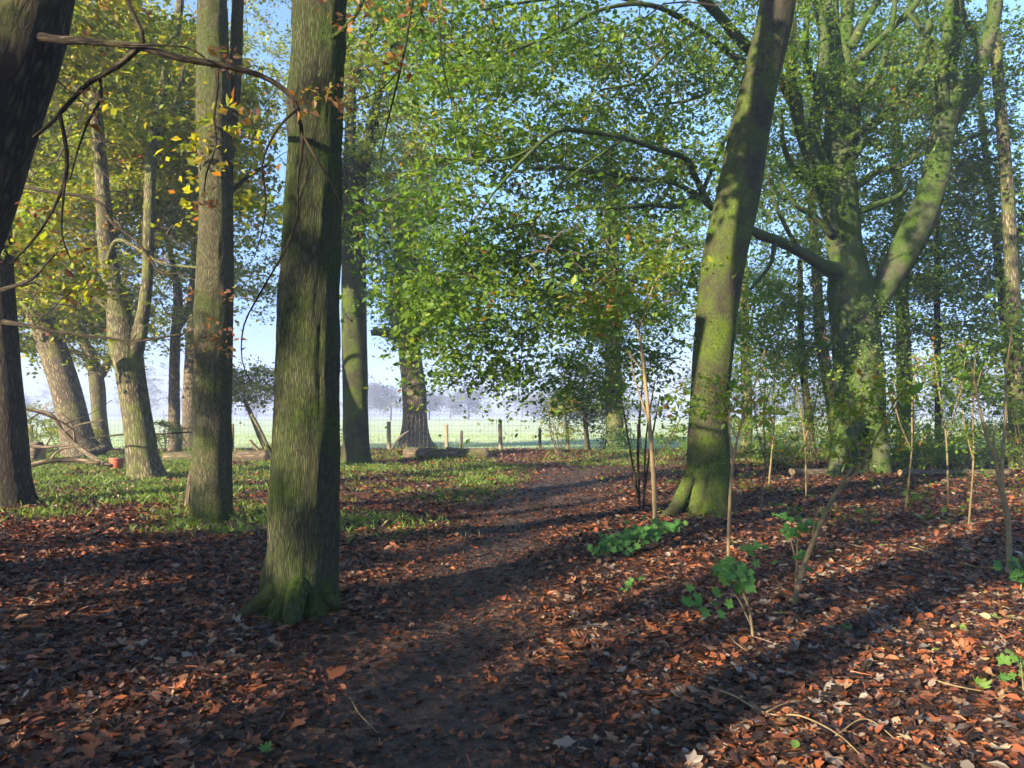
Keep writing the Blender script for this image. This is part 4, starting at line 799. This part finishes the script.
# ------------------------------------------------------------------ fence
FW = plain('fence_timber', (.16, .12, .07), (.34, .27, .16), 12); FWd = plain('fence_timber_dark', (.05, .045, .035), (.13, .11, .08), 12)
FM, _nt, _b, _o = newmat('galvanised_wire'); _b.inputs['Base Color'].default_value = (.10, .10, .09, 1); _b.inputs['Metallic'].default_value = .6; _b.inputs['Roughness'].default_value = .5
def fence():
    D = 35.6; root = thing('wire_fence', (0, D, float(gz(0, D))), 'tall wire mesh fence on wooden posts dividing the wood from the field', 'fence')
    for px, top, mt, w in ((389, 422, FW, 5), (447, 425, FW, 5), (461, 431, FWd, 4), (501, 424, FW, 5), (330, 424, FW, 5), (232, 424, FW, 5), (180, 425, FW, 5), (30, 425, FW, 6), (-60, 424, FW, 5), (540, 428, FWd, 4), (568, 424, FW, 5), (640, 424, FW, 5), (700, 424, FW, 5), (770, 424, FW, 5), (850, 424, FW, 5), (930, 424, FW, 5), (1010, 424, FW, 5), (1100, 424, FW, 5)):
        X = (px - 512) / F * D; z0 = float(gz(X, D)) - .3; zt = CAMH + (415 - top) / F * D + .02; lean = random.uniform(-.06, .06)
        r = w / 2 * D / F * .85
        MB().tube([[X, D + .12, z0, r], [X + lean * .5, D + .12, (z0 + zt) / 2, r * .95], [X + lean, D + .12, zt, r * .9]], 10, .3, .08, seed=px).build('post', mt, root)
    V = []; Fq = []; n = 0
    def wire(p, q, r):
        nonlocal n
        p = np.array(p, float); q = np.array(q, float); d = (q - p) / np.linalg.norm(q - p); a = np.cross(d, [0, 1, 0.01]); a /= np.linalg.norm(a); b = np.cross(d, a)
        for c in (p, q):
            for th in (0, PI * 2 / 3, PI * 4 / 3): V.append(c + r * (math.cos(th) * a + math.sin(th) * b))
        for k in range(3): Fq.append([n + k, n + (k + 1) % 3, n + 3 + (k + 1) % 3, n + 3 + k])
        n += 6
    x = -26.
    while x < 27:
        z = float(gz(x, D)); wire([x, D, z + .02], [x + .01, D, 1.62], .004); x += .19
    for z in (.1, .25, .4, .6, .85, 1.1, 1.35, 1.61): wire([-26, D - .012, z], [27, D - .012, z], .0045)
    mesh_obj('wire_mesh', np.array(V), np.array(Fq), FM, root)
fence()
def stick(name, label, cat, pts, mat, group=None, branches=(), seg=10, step=.12, base=False):
    Q = poly3(pts, base); root = thing(name, Q[0, :3], label, cat, group)
    MB().tube(Q, seg, step, .1, seed=Q[0, 0]).build('stem', mat, root)
    for b in branches: MB().tube(poly3(b), 7, step, .1, seed=b[0][0]).build('side_branch', mat, root)
    return root
stick('stake', 'dark curved stake leaning beside the leftmost light fence post', 'stake', [(391, 453, 4, 34.5), (396, 442, 4, 34.5), (403, 435, 4, 34.5), (409, 431, 3, 34.5)], FWd, base=True)
stick('stake', 'leaning bare pole slanting up left against the pale field', 'pole', [(275, 463, 5, 27), (266, 442, 5, 27), (257, 424, 5, 27), (251, 414, 4.6, 27)], BK_warm, base=True)
stick('stake', 'short leaning stub at the foot of the slanting pole', 'stake', [(266, 466, 6, 26.5), (258, 450, 5, 26.5), (250, 440, 4, 26.5)], BK_dead, base=True)
stick('dead_pole', 'pale dead pole leaning against the ridged trunk that has a second high stem', 'dead pole', [(187, 500, 9, 13.2), (191, 480, 9, 13), (196, 455, 8, 12.6), (200, 430, 6, 12.3)], BK_dead, base=True)
def log(label, a, b, w, D, D2=None, mat=BK_dead, lift=0, seg=20):
    D2 = D2 or D; A = W(*a, D); Bq = W(*b, D2); r = w / 2 * D / F
    for P_ in (A, Bq): P_[2] = float(gz(P_[0], P_[1])) + r * .8 + lift
    root = thing('fallen_log', A, label, 'log'); m = (A + Bq) / 2 + rng.normal(0, .03, 3)
    MB().tube([np.append(A, r), np.append(m, r * .96), np.append(Bq, r * .9)], seg, .12, .10, seed=A[0]).build('log_wood', mat, root)
    for e, o in ((A, Bq), (Bq, A)):
        d = (e - o) / np.linalg.norm(e - o); MB().tube([np.append(e - d * .01, r * .86), np.append(e + d * .012, r * .84)], seg, .05, .02, seed=3).build('cut_end', CUT, root)
    return root
CUT = plain('cut_wood', (.22, .13, .07), (.40, .27, .15), 14)
log('dark fallen log on the bank, left of the pair before the fence', (404, 462), (447, 461), 11, 27)
log('longer brown fallen log on the bank, right one of the pair', (446, 461), (488, 460), 12, 27.2)
log('mossy rotting log in the grass below the leaning hazel', (222, 464), (268, 462), 13, 25.5)
log('dark log lying behind the scarred fork tree', (165, 464), (200, 461), 11, 26)
log('thin long log across the leaves right of the beech foot', (900, 474), (1010, 476), 8, 19.5, 19.8)
log('short mossy log beside the beech buttress', (792, 476), (838, 473), 10, 19.8, 20.4)
st = log('upright pale stump with cut top beyond the dark left trunk', (40, 448), (33, 447), 22, 26)
GB = 'broken branches heaped at the left'
stick('fallen_branch', 'long brown broken branch slanting down to the orange bucket', 'branch', [(22, 408, 3, 21), (50, 414, 5, 21), (62, 430, 6, 21), (80, 448, 7, 21), (98, 460, 7, 20.6), (112, 466, 5, 20.4)], BK_dead, GB, [[(64, 432, 4, 21), (82, 424, 3, 21), (104, 420, 2, 21)], [(75, 442, 4, 21), (72, 425, 3, 21), (60, 412, 2, 21)]])
stick('fallen_branch', 'thick horizontal broken branch lying lowest in the tangle', 'branch', [(24, 467, 8, 19.5), (50, 461, 7, 19.7), (75, 460, 7, 20), (100, 463, 5, 20)], BK_dead, GB, [[(50, 461, 4, 19.7), (60, 450, 3, 19.7), (85, 445, 2, 19.7)]])
stick('fallen_branch', 'thin bare branch arching across the dark left trunk and the field gap', 'branch', [(-20, 405, 2.6, 17), (10, 407, 3, 17), (40, 413, 3, 17), (65, 424, 3, 17), (80, 435, 2, 17), (100, 448, 1.4, 17)], BK_dark, GB, [[(40, 413, 2, 17), (20, 425, 1.4, 17)], [(65, 424, 2, 17), (90, 414, 1.2, 17), (112, 400, 1, 17)]])
stick('fallen_branch', 'middle horizontal branch of the tangle with short side twigs', 'branch', [(24, 446, 5, 21.5), (45, 447, 5, 21.5), (68, 446, 4, 21.5), (88, 452, 3, 21.5)], BK_dead, GB, [[(45, 447, 3, 21.5), (52, 436, 2, 21.5)]])
stick('fallen_branch', 'straight thin branch lying level from the scarred fork tree to the next ridged trunk', 'branch', [(90, 438, 2, 22), (130, 434, 3, 21), (160, 434, 3, 20.5), (192, 432, 2, 20)], BK_dark, GB, [[(160, 434, 2, 20.5), (180, 440, 1.4, 20.4)]])
# orange bucket
BM, _n, _b, _o = newmat('orange_plastic'); _b.inputs['Base Color'].default_value = (.36, .085, .04, 1); _b.inputs['Roughness'].default_value = .45
BDk, _n, _b, _o = newmat('dark_plastic'); _b.inputs['Base Color'].default_value = (.04, .03, .03, 1)
def bucket():
    c = W(116, 466, 22); x, y = c[0], c[1]; z = float(gz(x, y))
    root = thing('bucket', (x, y, z), 'small orange bucket lying beside the foot of the scarred fork tree', 'bucket')
    MB().tube([[x, y, z + .01, .14], [x + .01, y, z + .18, .18], [x + .02, y, z + .34, .205]], 28, .05, 0).build('pail', BM, root)
    MB().tube([[x + .02, y, z + .325, .217], [x + .021, y, z + .36, .219]], 28, .02, 0).build('rim', BM, root)
    P = [[x + .02 + .215 * math.cos(t), y + .03, z + .33 + .16 * math.sin(t), .006] for t in np.linspace(0, PI, 9)]
    MB().tube(P, 6, .03, 0).build('handle', BDk, root)
bucket()
# twigs and single leaves lying in the foreground
def ground_stick(label, pts, w, mat=BK_twigp, branches=()):
    def cv(pts, w):
        out = []
        for i, (px, py) in enumerate(pts):
            g = G(px, py); out.append([g[0], g[1], float(gz(g[0], g[1])) + .022 + w * .5 + .012 * math.sin(i * 2.1), w / 2 * (1 - .6 * i / len(pts))])
        return out
    P = cv(pts, w); root = thing('fallen_twig', P[0][:3], label, 'twig'); MB().tube(P, 7, .05, .12, seed=pts[0][0]).build('stem', mat, root)
    for b in branches: MB().tube(cv(b, w * .6), 6, .05, .1).build('side_twig', mat, root)
ground_stick('long pale twig with a side fork lying in the dead leaves, bottom right', [(706, 690), (730, 700), (762, 714), (795, 718), (830, 735), (856, 752)], .014, branches=[[(762, 714), (780, 708), (798, 702)], [(830, 735), (860, 722), (895, 742)]])
ground_stick('pale curved twig lying between the slanting stem and the cream-barked sapling', [(898, 548), (915, 552), (945, 562), (975, 570), (1000, 572)], .022)
ground_stick('thin brown twig curving on the muddy path edge near the mossy-footed trunk', [(352, 690), (362, 706), (380, 716), (382, 730)], .008)
ground_stick('brown twig on the sunlit leaves near the right border', [(925, 680), (950, 688), (985, 690), (1030, 700)], .012)
ground_stick('short stout stick lying in shade under the slanting stem', [(832, 545), (850, 549), (864, 552)], .028, BK_dead)
ground_stick('dark bark-covered branch lying in leaves behind the nearest trunk', [(146, 566), (170, 562), (192, 566)], .05, BK_dark)
ground_stick('little twig beside the small maple seedling', [(726, 640), (734, 650), (746, 655)], .010)
def one_leaf(label, px, py, size, tint, mat, k, tilt=(0, -.35, 1), spin=1.):
    g = G(px, py); z = float(gz(g[0], g[1])) + .04
    V, Fs, T = scatter_shape(np.array([[g[0], g[1], z]]), np.array([tilt], float), np.array([size]), np.array([tint]), (OVAL if k == 1 else LOB[k])[0] * np.array([1, 1, .9]), (OVAL if k == 1 else LOB[k])[1], .9, np.array([spin]))
    o = mesh_obj('fallen_leaf', V - np.array([g[0], g[1], z]), Fs, mat, None, {'tint': ('FLOAT', 'FACE', T)}); o.location = (g[0], g[1], z); tag(o, label, 'leaf', 'single leaves standing out on the litter')
one_leaf('big orange-brown leaf lying right of the mossy-footed trunk', 340, 667, .15, .74, Llitter, 1)
one_leaf('large pale tan leaf on the dark litter, bottom centre right of the path', 563, 735, .13, .90, Llitter, 0, spin=2.2)
one_leaf('fresh green leaf lying on the mud near the bottom left', 272, 745, .09, .5, Lmaple, 2, spin=.4)
one_leaf('pale yellow-green leaf on the sunlit litter near the right border', 972, 686, .12, .98, Lmaple, 2, spin=2.9)
one_leaf('small bright green leaf beside the forked pale twig', 790, 745, .07, .9, Lmaple, 1)
one_leaf('dull green leaf in the shade left of the sunlit patch', 842, 632, .10, .2, Lmaple, 0)
one_leaf('cream leaf lying above the pale curved twig', 920, 540, .11, .93, Llitter, 1)
one_leaf('tan leaf near the right border on the sunlit litter', 985, 650, .12, .88, Llitter, 3)

# ------------------------------------------------------------------ misty trees beyond the field
for i in range(46):
    px = -150 + i * 30 + random.uniform(-16, 16); D = random.uniform(260, 420); hh = random.uniform(11, 24) * (1 + .3 * math.sin(i * .9)); b = W(px, 415, D); b[2] = float(gz(b[0], b[1]))
    root = thing('oak_tree', b, 'one of the hazy autumn trees standing across the pale field', 'tree', 'misty trees beyond the field')
    MB().tube([[b[0], b[1], b[2] - .2, .35], [b[0] + .2, b[1], b[2] + hh * .4, .25], [b[0], b[1], b[2] + hh * .8, .08]], 8, 1., .05).build('trunk', BK_dark, root)
    rr = hh * random.uniform(.4, .75); att = np.vstack([ell(b + np.array([random.uniform(-.6, .6) * rr, 0, hh * random.uniform(.35, .7)]), (rr * .7, rr * .6, hh * .3), 22) for q in range(4)])
    att = att[att[:, 2] > .5]
    so = Soup(); so.add(sprays(att, rng.normal(0, 1, att.shape), 26, .6, 1.3, tint0=random.uniform(.1, .7))); so.build('crown', Lfar, root)
# ------------------------------------------------------------------ sun, sky, haze, camera
SUN_EL = math.radians(19); SUN_AZ = math.radians(46)          # azimuth: behind the camera, to the left
to_sun = Vector((-math.sin(SUN_AZ) * math.cos(SUN_EL), -math.cos(SUN_AZ) * math.cos(SUN_EL), math.sin(SUN_EL)))
sl = bpy.data.lights.new('sun', 'SUN'); sl.energy = 5.0; sl.angle = math.radians(.5); sl.color = (1, .86, .64)
so_ = bpy.data.objects.new('sun', sl); C.objects.link(so_); so_.rotation_euler = (-to_sun).to_track_quat('-Z', 'Y').to_euler()
w = bpy.data.worlds.new('World'); bpy.context.scene.world = w; w.use_nodes = True
nt = w.node_tree; bg = nt.nodes['Background']; sky = nt.nodes.new('ShaderNodeTexSky'); sky.sky_type = 'NISHITA'; sky.sun_disc = False
sky.sun_elevation = SUN_EL; sky.sun_rotation = math.atan2(to_sun.x, to_sun.y); sky.air_density = 1.0; sky.dust_density = .3; sky.ozone_density = 3.0
tc = nt.nodes.new('ShaderNodeTexCoord'); sx = nt.nodes.new('ShaderNodeSeparateXYZ'); nt.links.new(tc.outputs['Generated'], sx.inputs[0])
mr = nt.nodes.new('ShaderNodeMapRange'); mr.inputs['From Min'].default_value = 0; mr.inputs['From Max'].default_value = .38; nt.links.new(sx.outputs['Z'], mr.inputs['Value'])
cr = ramp(nt, [(0, (.25, .28, .42)), (.3, (.33, .41, .58)), (1, (.78, .86, .93))]); nt.links.new(mr.outputs[0], cr.inputs[0])   # sky painted darker and bluer towards the horizon to hold down its glare
mu = nt.nodes.new('ShaderNodeVectorMath'); mu.operation = 'MULTIPLY'; nt.links.new(sky.outputs[0], mu.inputs[0]); nt.links.new(cr.outputs[0], mu.inputs[1])
nt.links.new(mu.outputs[0], bg.inputs[0]); bg.inputs[1].default_value = .10

def haze_box():
    x0, x1, y0, y1, z0, z1 = -440, 440, -90, 690, -1.8, 40
    V = np.array([[x, y, z] for x in (x0, x1) for y in (y0, y1) for z in (z0, z1)], float)
    Fq = np.array([[0, 1, 3, 2], [4, 6, 7, 5], [0, 4, 5, 1], [2, 3, 7, 6], [0, 2, 6, 4], [1, 5, 7, 3]])
    m = bpy.data.materials.new('haze_air'); m.use_nodes = True; t = m.node_tree; t.nodes.remove(t.nodes['Principled BSDF'])
    v = t.nodes.new('ShaderNodeVolumePrincipled'); v.inputs['Color'].default_value = (.60, .70, 1, 1); v.inputs['Density'].default_value = .0016
    t.links.new(v.outputs[0], t.nodes['Material Output'].inputs['Volume'])
    o = mesh_obj('haze', V, Fq, m); tag(o, kind='stuff', label='pale morning mist hanging over the field'); return o
HAZE = haze_box()

cam = bpy.data.cameras.new('camera'); co = bpy.data.objects.new('camera', cam); C.objects.link(co)
cam.sensor_width = 36; cam.lens = F / 1024 * 36; cam.clip_end = 3000; cam.clip_start = .05
co.location = (0, 0, CAMH); co.rotation_euler = (PI / 2 + PITCH, 0, 0)
sc = bpy.context.scene; sc.camera = co
sc.render.engine = 'CYCLES'
sc.view_settings.view_transform = 'Standard'; sc.view_settings.look = 'None'; sc.view_settings.gamma = 1; sc.view_settings.exposure = 2.2
cy = sc.cycles; cy.use_denoising = True; cy.max_bounces = 6; cy.diffuse_bounces = 3; cy.glossy_bounces = 2; cy.transmission_bounces = 3; cy.volume_bounces = 0; cy.transparent_max_bounces = 4
cy.use_adaptive_sampling = True; cy.adaptive_threshold = .03; cy.sample_clamp_indirect = 6
for o in bpy.data.objects:
    if '_o' in o: del o['_o']
